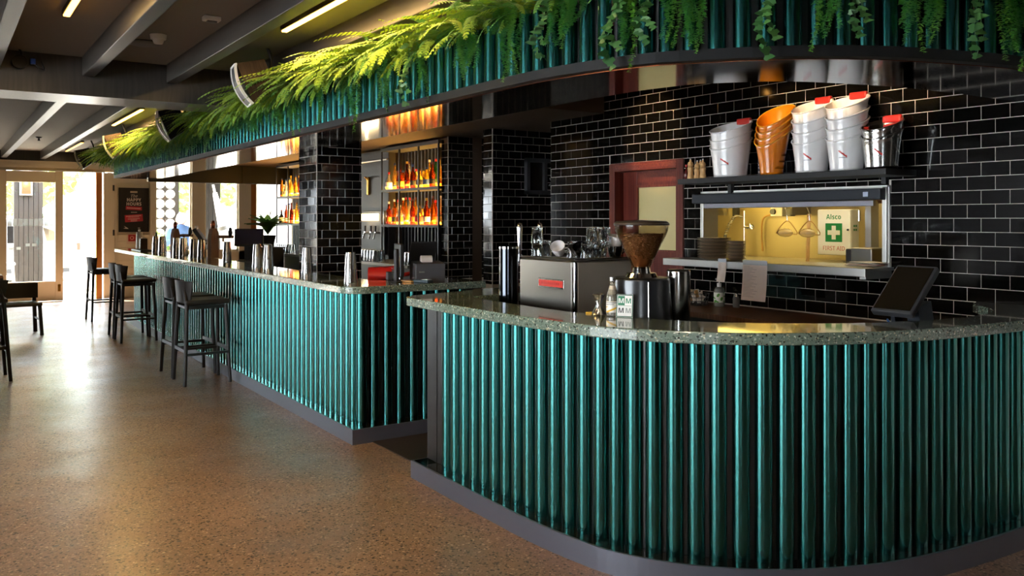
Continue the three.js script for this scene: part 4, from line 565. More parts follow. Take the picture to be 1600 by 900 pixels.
{ // peace lily on a crate
  const cr = thing('crate', 'small black crate under the lily pot', 'crate', [4.0, 0, -12.35]); obj('crate_box', bx(-0.17, 0.17, 0, 1.08, -0.2, 0.2), M.black, cr); obj('crate_top', bx(-0.18, 0.18, 1.08, 1.1, -0.21, 0.21), M.charcoal, cr);
  const t = thing('peace_lily', 'leafy peace lily in a dark pot at the far back bar', 'plant', [4.0, 1.1, -12.35]);
  t.scale.setScalar(0.85); obj('pot', lathe([[0, 0], [0.09, 0], [0.095, 0.01], [0.14, 0.19], [0.142, 0.2], [0.13, 0.2], [0.125, 0.18], [0, 0.17]], 26), M.charcoal, t); obj('soil', cy(0.126, 0.126, 0.01, 0, 0.17, 0, 20), M.soil, t);
  const leaf = (L, W, bend) => { const P = [], I = []; for (let i = 0; i <= 8; i++) { const f = i / 8, w = W * Math.sin(PI * Math.pow(f, 0.8)) * 0.5 + 0.002, y = 0.05 + L * f * (1 - 0.45 * bend * f), x = L * bend * f * f * 0.8; P.push(x, y + 0.01, -w, x, y - 0.005, 0, x, y + 0.01, w); if (i) { const b = i * 3; for (const o of [0, 1]) I.push(b - 3 + o, b + o, b + o + 1, b - 3 + o, b + o + 1, b - 2 + o); } } const g = new THREE.BufferGeometry(); g.setAttribute('position', new THREE.Float32BufferAttribute(P, 3)); g.setAttribute('uv', new THREE.Float32BufferAttribute(new Array(P.length / 3 * 2).fill(0), 2)); g.setIndex(I); g.computeVertexNormals(); return g; };
  for (let i = 0; i < 34; i++) { const m = obj('leaf', leaf(rr(0.34, 0.52), rr(0.12, 0.18), rr(0.4, 1.4)), M.broad, t); m.position.y = 0.16; m.rotation.y = i * 2.4; }
  const f = obj('flower', [tube([[0, 0.17, 0], [0.02, 0.4, 0.01], [0.03, 0.52, 0.02]], 0.006)], M.stemGreen, t); obj('spathe', leaf(0.14, 0.08, 0.3).translate(0.03, 0.46, 0.02), std('#e6e6da', 0.5, 0, { side: THREE.DoubleSide }), f);
}
// ------------------------------------------------------------------ things on the long bar
const tinLow = lathe([[0.047, 0], [0.049, 0.003], [0.047, 0.008], [0.04, 0.118], [0.037, 0.124], [0, 0.124], [0, 0.121], [0.036, 0.12], [0.045, 0.004], [0.047, 0]], 26), tinTop = lathe([[0.044, 0], [0.046, 0.003], [0.044, 0.008], [0.034, 0.125], [0.031, 0.13], [0, 0.13], [0, 0.127], [0.03, 0.126], [0.042, 0.004], [0.044, 0]], 26);
function tins(x, z, label, n = 2) { for (let k = 0; k < n; k++) { const t = obj('cocktail_tin', k ? tinTop : tinLow, M.steel); t.position.set(x, 1.05 + k * 0.09, z); tag(t, (k ? 'upper ' : 'lower ') + label, 'shaker', 'cocktail tins on the long bar'); } }
tins(2.43, -5.66, 'steel cocktail tin of the stack on the rounded bar corner'); tins(2.55, -6.85, 'steel cocktail tin of the lone stack in front of the pillar');
for (const [x, z] of [[2.5, -7.7], [2.56, -7.92], [2.49, -8.0]]) tins(x, z, 'steel cocktail tin of the three stacks left of the pillar'); tins(2.5, -9.05, 'steel cocktail tin of the stack before the order monitor');
for (const [x, z] of [[2.5, -10.1], [2.56, -10.3], [2.49, -10.42]]) tins(x, z, 'steel cocktail tin of the group right of the nearer tap board'); for (const [x, z] of [[2.5, -11.0], [2.56, -11.18], [2.49, -11.3]]) tins(x, z, 'steel cocktail tin of the group between the tap boards'); for (const [x, z] of [[2.5, -12.2], [2.56, -12.4], [2.5, -12.6]]) tins(x, z, 'steel cocktail tin of the group beyond the farther tap board');
function tapBoard(x, z, h, label) {
  const t = thing('tap_tower', label, 'tap', [x, 1.05, z]); const s = new THREE.Shape(); s.moveTo(-0.055, 0); s.lineTo(0.055, 0); s.lineTo(0.055, h * 0.55); s.quadraticCurveTo(0.055, h * 0.8, 0.025, h); s.lineTo(-0.025, h); s.quadraticCurveTo(-0.055, h * 0.8, -0.055, h * 0.55); s.closePath();
  obj('board', new THREE.ExtrudeGeometry(s, { depth: 0.05, bevelEnabled: true, bevelSize: 0.006, bevelThickness: 0.006, bevelSegments: 2 }).rotateY(0.5), M.paddle, t);
  obj('top_lamp', lathe([[0, 0], [0.02, 0], [0.026, 0.05], [0.018, 0.09], [0, 0.1]], 18).translate(0.01, h, 0.02), M.copper, t);
  obj('arm', [rod([0.05, h * 0.72, 0], [0.22, h * 0.72, 0.12], 0.02), rod([0.12, h * 0.72, 0.05], [0.12, h * 0.55, 0.05], 0.012)], M.paddle, t); obj('arm_handle', [lathe([[0, 0], [0.02, 0], [0.028, 0.06], [0.014, 0.12], [0, 0.12]], 14).translate(0.19, h * 0.7, 0.1)], M.black, t);
}
tapBoard(2.68, -10.35, 0.34, 'brown timber tap board with a copper top nearer the pillar'); tapBoard(2.68, -12.3, 0.32, 'brown timber tap board with a copper top near the poster');
function monitor(p, turn, w, h, tilt, label) { const t = thing('order_monitor', label, 'monitor', p, turn); const g = (q) => q.rotateX(-tilt).translate(0, 0.3, 0); obj('housing', g(rb(w, h, 0.035, 0, 0, 0, 0.008)), M.black, t); obj('screen', g(rb(w - 0.03, h - 0.03, 0.003, 0, 0, 0.019, 0.001)), std('#3a3a52', 0.15, 0, { clearcoat: 1 }), t); obj('stand', [bar([0, 0.02, -0.06], [0, 0.28, -0.02], 0.1, 0.06)], M.black, t); obj('base', rb(0.24, 0.05, 0.22, 0, 0.025, -0.03, 0.01), M.charcoal, t); }
monitor([2.85, 1.0, -9.45], -0.35, 0.31, 0.2, 0.35, 'black order monitor standing beside the peace lily'); { const s = thing('monitor_plinth', 'black plinth under the order monitor', 'stand', [2.85, 0.86, -9.45]); obj('plinth', rb(0.26, 0.14, 0.26, 0, 0.07, 0), M.black, s); obj('plinth_foot', rb(0.28, 0.012, 0.28, 0, 0.006, 0), M.charcoal, s); }
{ const t = thing('order_monitor', 'small black terminal seen from behind near the farther tap board', 'monitor', [2.8, 0.86, -11.35], 1.2); obj('housing', rb(0.3, 0.24, 0.05, 0, 0, 0, 0.01).rotateX(-0.6).translate(0, 0.42, 0), M.charcoal, t); obj('stand', bar([0, 0, 0], [0, 0.4, 0], 0.08, 0.06), M.black, t); obj('receipt', rb(0.1, 0.06, 0.03, 0, 0.53, -0.05), M.white, t); }
{ // point of sale cluster on the bar end
  const t = thing('receipt_printer', 'dark grey receipt printer with a white paper roll on the bar end', 'printer', [2.98, 1.05, -5.55], -0.25);
  const s = new THREE.Shape(); s.moveTo(-0.1, 0); s.lineTo(0.1, 0); s.lineTo(0.1, 0.1); s.lineTo(0.05, 0.135); s.lineTo(-0.1, 0.12); s.closePath(); obj('case', new THREE.ExtrudeGeometry(s, { depth: 0.21, bevelEnabled: true, bevelSize: 0.004, bevelThickness: 0.004, bevelSegments: 2 }).translate(0, 0.004, -0.1).rotateY(PI / 2), std('#4b4a4e', 0.5), t);
  obj('paper_roll', cy(0.035, 0.035, 0.08, 0, 0, 0, 22).rotateZ(PI / 2).translate(0.04, 0.15, -0.01), M.paper, t); obj('lid', rb(0.2, 0.012, 0.2, 0, 0, 0, 0.003).rotateX(-1.0).translate(0.0, 0.2, -0.12), std('#2a2a2c', 0.4), t);
  obj('status_plate', rb(0.04, 0.012, 0.004, -0.06, 0.07, 0.106, 0.001), M.brushed, t);
  const m = thing('order_terminal', 'black touchscreen terminal seen edge on beside the receipt printer', 'terminal', [2.84, 1.05, -5.72], 1.25); obj('screen_housing', rb(0.32, 0.24, 0.03, 0, 0.15, 0, 0.008), M.black, m); obj('screen', rb(0.3, 0.21, 0.003, 0, 0.15, 0.016, 0.001), M.blackGloss, m); obj('leg', rb(0.12, 0.06, 0.1, 0, 0.03, -0.04), M.charcoal, m);
  const e = thing('menu_holder', 'tall narrow black menu holder next to the receipt printer', 'holder', [2.72, 1.05, -5.52], 0.3); obj('panel', rb(0.03, 0.24, 0.03, 0, 0.12, 0, 0.008), M.charcoal, e); obj('foot', rb(0.06, 0.008, 0.06, 0, 0.004, 0, 0.003), M.black, e);
  const r = thing('ice_scoop', 'red plastic scoop lying behind the corner tins', 'scoop', [2.85, 1.0, -6.05]); obj('bowl', [new THREE.CylinderGeometry(0.07, 0.08, 0.2, 18, 1, true, 0, PI * 1.3).rotateZ(PI / 2).rotateY(-0.4).translate(0, 0.1, 0)], std('#c4241c', 0.35, 0, { side: THREE.DoubleSide }), r); obj('grip', rod([0.1, 0.1, 0.05], [0.22, 0.12, 0.1], 0.016), M.red, r); obj('rest', rb(0.3, 0.1, 0.2, 0, -0.02, 0), M.black, r); r.position.y = 0.96;
  const j = thing('utensil_jar', 'glass jar of bar spoons and garnish beside the scoop', 'jar', [2.78, 1.05, -5.62]); obj('jar', lathe([[0, 0], [0.04, 0], [0.045, 0.1], [0.043, 0.1], [0.037, 0.01], [0, 0.01]], 18), M.glassWare, j); for (let i = 0; i < 5; i++) obj('spoon', rod([rr(-0.02, 0.02), 0.012, rr(-0.02, 0.02)], [rr(-0.04, 0.04), 0.18, rr(-0.04, 0.04)], 0.004), i % 2 ? M.chrome : M.wood, j);
  const k = thing('chopping_board', 'pale board and knife on the inner bar edge', 'board', [2.9, 1.05, -5.6], 0.2); obj('board', rb(0.1, 0.012, 0.12, -0.1, 0.007, 0.1, 0.003), M.wood, k); obj('knife', [rb(0.16, 0.003, 0.025, -0.1, 0.016, 0.1, 0.001)], M.brushed, k);
  const c = thing('card_reader', 'small blue and white card reader lying by the printer', 'card reader', [2.86, 1.05, -5.38], 0.4); obj('reader', rb(0.07, 0.022, 0.14, 0, 0.011, 0, 0.006), std('#20343e', 0.4), c); obj('keys', rb(0.05, 0.004, 0.06, 0, 0.023, 0.03, 0.001), M.white, c);
}
{
  const g = thing('pepper_grinder', 'tall pale grinder on the far bar end below the poster', 'grinder', [2.5, 1.05, -13.75]); obj('body', lathe([[0, 0], [0.045, 0], [0.05, 0.01], [0.042, 0.2], [0.046, 0.26], [0, 0.27]], 20), M.white, g); obj('knob', sp(0.02, 0, 0.285, 0), M.white, g);
  const b = thing('napkin_box', 'dark napkin box on the far bar end', 'box', [2.5, 1.05, -13.45]); obj('box', rb(0.1, 0.17, 0.1, 0, 0.085, 0), M.speakerWood, b); obj('napkins', rb(0.06, 0.02, 0.06, 0, 0.175, 0), M.paper, b);
  const d = thing('dark_bottle', 'dark bottle near the farther tap board on the bar', 'bottle', [2.58, 1.05, -12.95]); obj('glass', lathe([[0, 0], [0.04, 0], [0.042, 0.16], [0.016, 0.2], [0.015, 0.25], [0, 0.25]], 18), M.blackGloss, d); obj('cap', cy(0.017, 0.017, 0.02, 0, 0.245, 0, 12), M.charcoal, d);
  const t = thing('drip_tray', 'dark rubber bar mat on the far bar end', 'mat', [2.45, 1.05, -13.3]); obj('mat', rb(0.16, 0.012, 0.7, 0, 0.006, 0, 0.003), M.black, t); obj('ribs', Array.from({ length: 12 }, (_, i) => bx(-0.07, 0.07, 0.012, 0.015, -0.32 + i * 0.056, -0.3 + i * 0.056)), M.charcoal, t);
  for (const [x, z, s] of [[3.0, -7.05, 1], [2.95, -7.3, 0.8]]) { const q = thing('garnish_tub', 'small clear tub of garnish beside the pillar foot', 'tub', [2.78, 0.98, z], 0, 'garnish tubs'); obj('tub', rb(0.12, 0.09 * s, 0.12, 0, 0.045 * s, 0, 0.01), std('#8fa6b8', 0.2, 0, { transmission: 0.4 }), q); obj('garnish', rb(0.1, 0.02, 0.1, 0, 0.09 * s, 0, 0.008), s < 1 ? M.gold : std('#b8c434', 0.5), q); q.position.y = 0.86; }
}
// ------------------------------------------------------------------ bar stools
function makeStool(label) {
  const t = thing('bar_stool', label, 'stool');
  const s = new THREE.Shape(); s.absarc(0, 0, 0.0001, 0, 1); const seat = new RoundedBoxGeometry(0.4, 0.045, 0.4, 4, 0.02).translate(0, 0.735, 0), a = seat.attributes.position; for (let i = 0; i < a.count; i++) { const x = a.getX(i), z = a.getZ(i); a.setY(i, a.getY(i) + 0.012 * ((x / 0.2) ** 2 + (z / 0.2) ** 2) - 0.008); const k = 1 - 0.1 * Math.max(0, x / 0.2); a.setZ(i, z * k); } seat.computeVertexNormals(); obj('seat', seat, M.seat, t);
  const P = [], I = [], n = 14; const pt = (u, v, o) => { const an = PI - 0.95 + 1.9 * u, R = 0.215 + v * 0.02 + o; return [R * Math.cos(an) * 0.98, 0.735 + v * 0.2 + 0.012 * Math.cos((u - 0.5) * PI), R * Math.sin(an)]; };
  for (const o of [0, 0.02]) for (let j = 0; j <= 4; j++) for (let i = 0; i <= n; i++) { const v = j / 4, e = 1 - 0.16 * (1 - v); P.push(...pt(0.5 + (i / n - 0.5) * e, v, o)); } const W = n + 1, H = 5 * W; for (let j = 0; j < 4; j++) for (let i = 0; i < n; i++) { const b = j * W + i; I.push(b, b + 1, b + W + 1, b, b + W + 1, b + W, H + b, H + b + W + 1, H + b + 1, H + b, H + b + W, H + b + W + 1); } for (let i = 0; i < n; i++) { I.push(i, H + i, H + i + 1, i, H + i + 1, i + 1); const q = 4 * W + i; I.push(q, q + 1, H + q + 1, q, H + q + 1, H + q); } for (let j = 0; j < 4; j++) for (const i of [0, n]) { const b = j * W + i; I.push(b, b + W, H + b + W, b, H + b + W, H + b); }
  const g = new THREE.BufferGeometry(); g.setAttribute('position', new THREE.Float32BufferAttribute(P, 3)); g.setAttribute('uv', new THREE.Float32BufferAttribute(new Array(P.length / 3 * 2).fill(0), 2)); g.setIndex(I); obj('backrest', toCreasedNormals(g, 0.6), M.seat, t);
  for (const z of [-1, 1]) { obj('leg', [rod([-0.215, 0, z * 0.22], [-0.185, 0.73, z * 0.165], 0.016, 0.02, 8), rod([-0.185, 0.73, z * 0.165], [-0.2, 0.86, z * 0.13], 0.02, 0.014, 8)], M.legs, t); obj('leg', rod([0.19, 0, z * 0.2], [0.165, 0.72, z * 0.15], 0.016, 0.02, 8), M.legs, t); obj('side_rail', bar([-0.203, 0.28, z * 0.2], [0.182, 0.28, z * 0.183], 0.022, 0.03), M.legs, t); }
  obj('foot_rail', bar([0.18, 0.31, -0.18], [0.18, 0.31, 0.18], 0.022, 0.03), M.legs, t); obj('back_rail', bar([-0.203, 0.31, -0.2], [-0.203, 0.31, 0.2], 0.022, 0.03), M.legs, t); obj('apron', [bar([-0.18, 0.7, -0.16], [0.165, 0.7, -0.15], 0.03, 0.02), bar([-0.18, 0.7, 0.16], [0.165, 0.7, 0.15], 0.03, 0.02), bar([0.165, 0.7, -0.15], [0.165, 0.7, 0.15], 0.03, 0.02), bar([-0.18, 0.7, -0.16], [-0.18, 0.7, 0.16], 0.03, 0.02)], M.legs, t);
  return t;
}
const st0 = makeStool('dark bar stool of the nearer pair, on the side of the curved counter'); st0.userData.group = 'bar stools along the long bar'; st0.position.set(2.04, 0, -8.17);
dup(st0, [2.04, 0, -8.69], 0.03, 'dark bar stool of the nearer pair, on the side of the glazed doors'); dup(st0, [2.04, 0, -11.38], 0, 'dark bar stool of the middle pair, on the side of the curved counter'); dup(st0, [2.04, 0, -11.88], -0.03, 'dark bar stool of the middle pair, on the side of the glazed doors'); dup(st0, [2.06, 0, -14.0], 0.05, 'dark bar stool standing alone at the far bar end');
dup(st0, [0.33, 0, -9.35], PI * 0.5, 'dark high stool on the dining side before the cross beam', 'stools on the dining side');
function chair(p, turn, label) { const t = thing('dining_chair', label, 'chair', p, turn, 'chairs on the dining side'); obj('seat', rb(0.46, 0.04, 0.46, 0, 0.4, 0, 0.015), M.seat, t); const b = new THREE.BoxGeometry(0.5, 0.2, 0.025, 12, 1, 1).translate(0, 0.56, -0.22), a = b.attributes.position; for (let i = 0; i < a.count; i++) a.setZ(i, a.getZ(i) + 0.06 * (a.getX(i) / 0.25) ** 2); b.computeVertexNormals(); obj('backrest', b, M.seat, t); for (const x of [-1, 1]) { obj('leg', bar([x * 0.24, 0, -0.25], [x * 0.21, 0.6, -0.2], 0.045, 0.035), M.legs, t); obj('leg', bar([x * 0.22, 0, 0.22], [x * 0.2, 0.39, 0.19], 0.04, 0.035), M.legs, t); obj('stretcher', bar([x * 0.225, 0.2, -0.22], [x * 0.21, 0.2, 0.2], 0.02), M.legs, t); } }
chair([0.86, 0, -12.75], 0.12, 'low dark dining chair standing before the glazed sliding door'); chair([0.55, 0, -14.4], 0.1, 'low dark dining chair tucked behind the nearer one');
{ const t = thing('dining_table', 'dark dining table at the edge of the dining side', 'table', [0.3, 0, -13.5]); obj('table_top', rb(0.8, 0.04, 0.8, 0, 0.74, 0, 0.01), M.bench, t); obj('pedestal', cy(0.04, 0.04, 0.72, 0, 0, 0), M.black, t); obj('foot_plate', cy(0.24, 0.2, 0.02, 0, 0, 0), M.black, t); }
// ------------------------------------------------------------------ planting on the canopy
const geoFrom = (P, I) => { const g = new THREE.BufferGeometry(); g.setAttribute('position', new THREE.Float32BufferAttribute(P, 3)); g.setAttribute('uv', new THREE.Float32BufferAttribute(new Array(P.length / 3 * 2).fill(0), 2)); g.setIndex(I); g.computeVertexNormals(); return g; };
function frondGeo(L, p0, p1, W, n) { // arches toward +z of its own frame
  const P = [], I = []; let o = 0, y = 0; const C = [[0, 0, p0]]; for (let i = 1; i <= n; i++) { const a = p0 + (p1 - p0) * (i / n); o += L / n * Math.sin(a); y += L / n * Math.cos(a); C.push([o, y, a]); }
  const sway = rr(-0.12, 0.12), twist = rr(-0.5, 0.5);
  for (let i = 0; i < n; i++) { // stalk: a thin flat ribbon
    const b = P.length / 3, w = 0.0022 * (1 - i / n) + 0.0008; for (const [q, k] of [[C[i], i], [C[i + 1], i + 1]]) P.push(-w + sway * (k / n) ** 2, q[1], q[0], w + sway * (k / n) ** 2, q[1], q[0]); I.push(b, b + 1, b + 3, b, b + 3, b + 2);
    if (i < 2) continue; const f = i / n, w1 = W * Math.min(1, f * 5) * Math.pow(1 - f, 0.55) * rr(0.85, 1.1) + 0.004, s = L / n * 0.4, [co, cyy, a] = C[i], x0 = sway * f * f, tw = twist * f;
    for (const sd of [-1, 1]) { const e = P.length / 3, dx = sd * w1 * Math.cos(tw), dy = sd * w1 * Math.sin(tw) - w1 * 0.25, ty = Math.cos(a) * s, tz = Math.sin(a) * s; P.push(x0, cyy - ty, co - tz, x0 + dx * 0.6, cyy + dy * 0.4 - ty * 1.1, co - tz * 1.1, x0 + dx, cyy + dy + ty * 1.2, co + tz * 1.2, x0 + dx * 0.5, cyy + dy * 0.45 + ty, co + tz, x0, cyy + ty * 0.6, co + tz * 0.6); I.push(e, e + 1, e + 3, e, e + 3, e + 4, e + 1, e + 2, e + 3); }
  }
  return geoFrom(P, I);
}
const fronds = Array.from({ length: 12 }, (_, k) => frondGeo(rr(0.44, 0.64), rr(0.85, 1.25), rr(1.9, 2.7), rr(0.04, 0.055), 22));
const frondsShort = Array.from({ length: 5 }, () => frondGeo(rr(0.22, 0.32), rr(0.2, 0.8), rr(1.4, 2.3), rr(0.036, 0.048), 16));
const frondsDrop = Array.from({ length: 6 }, () => frondGeo(rr(0.26, 0.36), rr(1.2, 1.7), rr(2.8, 3.1), rr(0.034, 0.046), 17));
const leafBroad = (() => { const P = [], I = []; for (let i = 0; i <= 6; i++) { const f = i / 6, w = 0.028 * Math.sin(PI * Math.pow(f, 0.75)) + 0.001; P.push(-w, 0.05 + 0.1 * f - 0.06 * f * f, 0.15 * f, 0, 0.042 + 0.1 * f - 0.06 * f * f, 0.15 * f, w, 0.05 + 0.1 * f - 0.06 * f * f, 0.15 * f); if (i) { const b = i * 3; for (const o of [0, 1]) I.push(b - 3 + o, b + o + 1, b + o, b - 3 + o, b - 2 + o, b + o + 1); } } return geoFrom(P, I); })();
const outTurn = (t) => Math.atan2(-t.z, t.x); // yaw that sends +z to the outward normal
function planted(u) { const p = canopyCurve.getPointAt(u), t = canopyCurve.getTangentAt(u); return [p, t, Math.atan2(-t.z, t.x)]; }
const CL = canopyCurve.getLength();
const spotName = (z) => z < -13.1 ? 'at the far canopy end by the poster' : z < -10.8 ? 'above the middle pair of bar stools' : z < -9.2 ? 'between the second loudspeaker and the far stools' : z < -7.5 ? 'above the nearer pair of bar stools' : z < -5.9 ? 'beside the big brown loudspeaker' : z < -4.6 ? 'above the rounded corner of the long bar' : 'above the gap between the two bars';
{
  const n = 60, uEnd = 11.2 / CL; // ferns along the straight run
  for (let i = 0; i < n; i++) {
    const u = 0.0005 + uEnd * (i + rr(-0.15, 0.15) + 0.3) / n, [p, t, yaw] = planted(u), off = -0.1 - rr(0, 0.05), thin = i > n - 9;
    const g = thing('fern_plant', 'arching fern in the planter ' + spotName(p.z), 'plant', [p.x - t.z * off, 2.395, p.z + t.x * off], yaw, 'ferns along the canopy planter');
    obj('root_ball', cy(0.05, 0.06, 0.08, 0, 0, 0, 10), M.soil, g);
    const m = thin ? 12 : 26, mat = M.leaf[Math.floor(rnd() * 3)];
    for (let k = 0; k < m; k++) { const f = obj('frond', k % 4 === 3 ? frondsShort[Math.floor(rnd() * 5)] : fronds[Math.floor(rnd() * 12)], rnd() < 0.7 ? mat : M.leaf[1], g); f.position.set(0, 0.07, 0); f.rotation.y = rr(-1.15, 1.15); f.rotation.x = 0; f.position.z = rr(0, 0.12); f.scale.setScalar(rr(0.75, 1.08)); }
    for (let k = 0; k < (thin ? 3 : 10); k++) { const f = obj('frond', frondsDrop[Math.floor(rnd() * 6)], rnd() < 0.6 ? mat : M.leaf[2], g); f.position.set(rr(-0.09, 0.09), 0.07, rr(0.09, 0.13)); f.rotation.y = rr(-0.7, 0.7); f.scale.setScalar(rr(0.6, 1) * (i < 38 ? 1.1 : 0.9)); }
    if (i % 3 === 1) for (let k = 0; k < 4; k++) { const f = obj('broad_leaf', leafBroad, M.broad, g); f.position.set(rr(-0.06, 0.06), 0.02 + rr(0, 0.08), rr(0.1, 0.24)); f.rotation.set(rr(-0.3, 0.6), rr(-1, 1), rr(-0.4, 0.4)); f.scale.setScalar(rr(0.8, 1.3)); }
  }
  for (let i = 0; i < 14; i++) { const u = uEnd + 0.002 + (0.97 - uEnd) * i / 14, [p, t, yaw] = planted(u), off = -0.14; // sparser ferns round the curve, mostly above the picture
    const g = thing('fern_plant', 'fern in the planter above the curved counter', 'plant', [p.x - t.z * off, 2.395, p.z + t.x * off], yaw, 'ferns above the curved counter'); obj('root_ball', cy(0.05, 0.06, 0.08, 0, 0, 0, 10), M.soil, g); for (let k = 0; k < 6; k++) { const f = obj('frond', fronds[Math.floor(rnd() * 12)], M.leaf[k % 2 * 2], g); f.position.set(0, 0.1, 0); f.rotation.y = rr(-1.2, 1.2); f.scale.setScalar(rr(0.6, 0.85)); } }
}
function strandGeo(L, dens, size) { // hanging stem crowded with small leaves, y from 0 down to -L
  const P = [], I = []; let x = 0, z = 0; const n = Math.max(6, Math.round(L / dens)), ax = rr(-0.5, 0.5), az = rr(-0.3, 0.5); const at = (f) => [0.035 * Math.sin(f * 3 + ax * 4) * f + ax * 0.03 * f, -L * f, 0.02 * f * az + 0.012 * Math.sin(f * 5 + az * 6)];
  for (let i = 0; i < n; i++) { const f = i / n, c = at(f), c2 = at((i + 1) / n), b = P.length / 3; P.push(c[0] - 0.001, c[1], c[2], c[0] + 0.001, c[1], c[2], c2[0], c2[1], c2[2]); I.push(b, b + 1, b + 2);
    for (let k = 0; k < 4; k++) { const a = rnd() * 2 * PI, q = size * rr(0.7, 1.25) * (1 - 0.45 * f), dx = Math.cos(a), dz = Math.sin(a), dn = -rr(-0.1, 0.8), w = q * 0.36, e = P.length / 3; P.push(c[0], c[1], c[2], c[0] + dx * q * 0.5 - dz * w, c[1] + dn * q * 0.5, c[2] + dz * q * 0.5 + dx * w, c[0] + dx * q, c[1] + dn * q, c[2] + dz * q, c[0] + dx * q * 0.5 + dz * w, c[1] + dn * q * 0.5 + q * 0.1, c[2] + dz * q * 0.5 - dx * w); I.push(e, e + 1, e + 2, e, e + 2, e + 3); } }
  return geoFrom(P, I);
}
const strands = Array.from({ length: 10 }, (_, i) => strandGeo(0.3 + 0.03 * i, 0.0085, 0.021));
function ivyGeo(L) { const P = [], I = [], star = [[0, 0], [0.35, -0.12], [0.62, 0.25], [0.42, 0.42], [0.3, 0.72], [0, 1.05], [-0.3, 0.72], [-0.42, 0.42], [-0.62, 0.25], [-0.35, -0.12]]; const n = Math.round(L / 0.022); for (let i = 0; i < n; i++) { const f = i / n, cx = 0.025 * Math.sin(f * 7), c = [cx, -L * f, 0.01 * Math.cos(f * 9)], b0 = P.length / 3; P.push(c[0] - 0.0016, c[1], c[2], c[0] + 0.0016, c[1], c[2], 0.025 * Math.sin((f + 1 / n) * 7), c[1] - L / n, 0.01 * Math.cos((f + 1 / n) * 9)); I.push(b0, b0 + 1, b0 + 2); const q = rr(0.026, 0.044), sd = i % 2 ? 1 : -1, yaw = sd * rr(0.2, 1.1), roll = sd * rr(1.2, 2.6), e = P.length / 3, M4 = new THREE.Matrix4().makeRotationFromEuler(new THREE.Euler(rr(-0.5, 0.1), yaw, roll + PI * 0)); const o = V(c[0] + sd * 0.012, c[1], c[2] + 0.016); for (const [x, y] of star) { const v = V(x * q, y * q, (x * x + y * y) * -0.006).applyMatrix4(M4).add(o); P.push(v.x, v.y, v.z); } for (let k = 1; k < 9; k++) I.push(e, e + k, e + k + 1); } return geoFrom(P, I); }
const ivies = Array.from({ length: 5 }, () => ivyGeo(0.46));
const hang = [['T', 2.479, -2.387, 2.16], ['T', 2.442, -2.438, 2.18], ['I', 2.655, -2.185, 2.11], ['T', 2.83, -2.039, 2.15], ['I', 2.926, -1.979, 2.19], ['T', 3.139, -1.873, 2.15], ['T', 3.223, -1.844, 2.18], ['I', 3.4, -1.787, 2.13], ['T', 3.595, -1.735, 2.14], ['T', 3.678, -1.717, 2.11], ['T', 3.75, -1.7, 2.12], ['I', 2.315, -2.685, 2.11], ['T', 2.34, -2.638, 2.1], ['I', 2.368, -2.541, 2.19], ['T', 2.259, -2.893, 2.31], ['I', 2.225, -3.049, 2.2], ['T', 2.241, -2.975, 2.24], ['T', 2.21, -3.28, 2.14], ['T', 2.206, -3.37, 2.36], ['T', 2.198, -3.715, 2.21], ['T', 2.199, -3.653, 2.22], ['T', 2.197, -3.923, 2.4], ['T', 2.197, -4.169, 2.14], ['T', 2.197, -4.608, 2.14], ['I', 2.197, -4.292, 2.12], ['T', 2.197, -5.064, 2.05], ['T', 2.197, -5.3, 2.25], ['T', 2.197, -5.648, 2.16], ['T', 2.197, -6.09, 2.12], ['T', 2.197, -6.45, 2.21], ['T', 2.197, -7.095, 2.15], ['T', 2.197, -7.65, 2.17]];
for (let z = -6.25; z > -14.3; z -= 0.17) hang.push(['T', 2.197, z + rr(-0.03, 0.03), rr(2.15, 2.29)]);
for (const [k, x, z, tip] of hang) {
  let best = 0, bd = 9; for (let i = 0; i <= 400; i++) { const p = canopyCurve.getPointAt(i / 400), d = Math.hypot(p.x - x, p.z - z); if (d < bd) { bd = d; best = i / 400; } } const yaw = planted(best)[2], top = 2.49, L = top - tip;
  if (k === 'T') { const g = thing('trailing_plant', z > -4.5 ? 'trailing plant hanging over the canopy ' + (x > 3.3 ? 'near the end of the curve at the wall' : x > 2.7 ? 'in front of the white ice buckets' : x > 2.3 ? 'before the timber door' : z > -3.5 ? 'above the coffee machine' : 'above the end of the curved counter') : 'trailing plant hanging over the canopy lip ' + spotName(z), 'plant', [x, top, z], yaw, z > -4.5 ? 'trailing plants at the curved canopy end' : 'trailing plants along the canopy front'); const m = 6; for (let i = 0; i < m; i++) { const q = Math.floor(rnd() * 10), s = obj('strand', strands[q], M.trail[i % 3 ? 0 : 1], g); const l = L * (i ? rr(0.62, 0.95) : 1); s.scale.set(1.1, l / (0.3 + 0.03 * q), 1.1); s.position.set(rr(-0.045, 0.045), 0, rr(-0.015, 0.025)); s.rotation.y = rr(-0.6, 0.6); } obj('crown', [tube([[-0.04, -0.02, -0.14], [0, 0.03, -0.06], [0, 0, 0.0]], 0.006, 8, 5)], M.stemGreen, g); }
  else { const g = thing('ivy', z > -2.8 && x > 2.6 ? 'lobed ivy trailing over the black lip of the curved canopy' : 'lobed ivy trailing where the canopy begins to curve', 'plant', [x, top, z], yaw, z > -2.8 && x > 2.6 ? 'ivy on the curved canopy' : 'ivy at the bend of the canopy'); for (let i = 0; i < 2; i++) { const s = obj('vine', ivies[Math.floor(rnd() * 5)], M.ivy[i], g); s.scale.set(1.1, L / 0.46 * (i ? 0.8 : 1), 1.1); s.position.set(i * 0.03, 0, 0.01); } obj('stem', tube([[0, -0.02, -0.14], [0, 0.03, -0.06], [0, 0, 0.0], [0.01, -L * 0.5, 0.012]], 0.003, 14, 5), M.stem, g); }
}
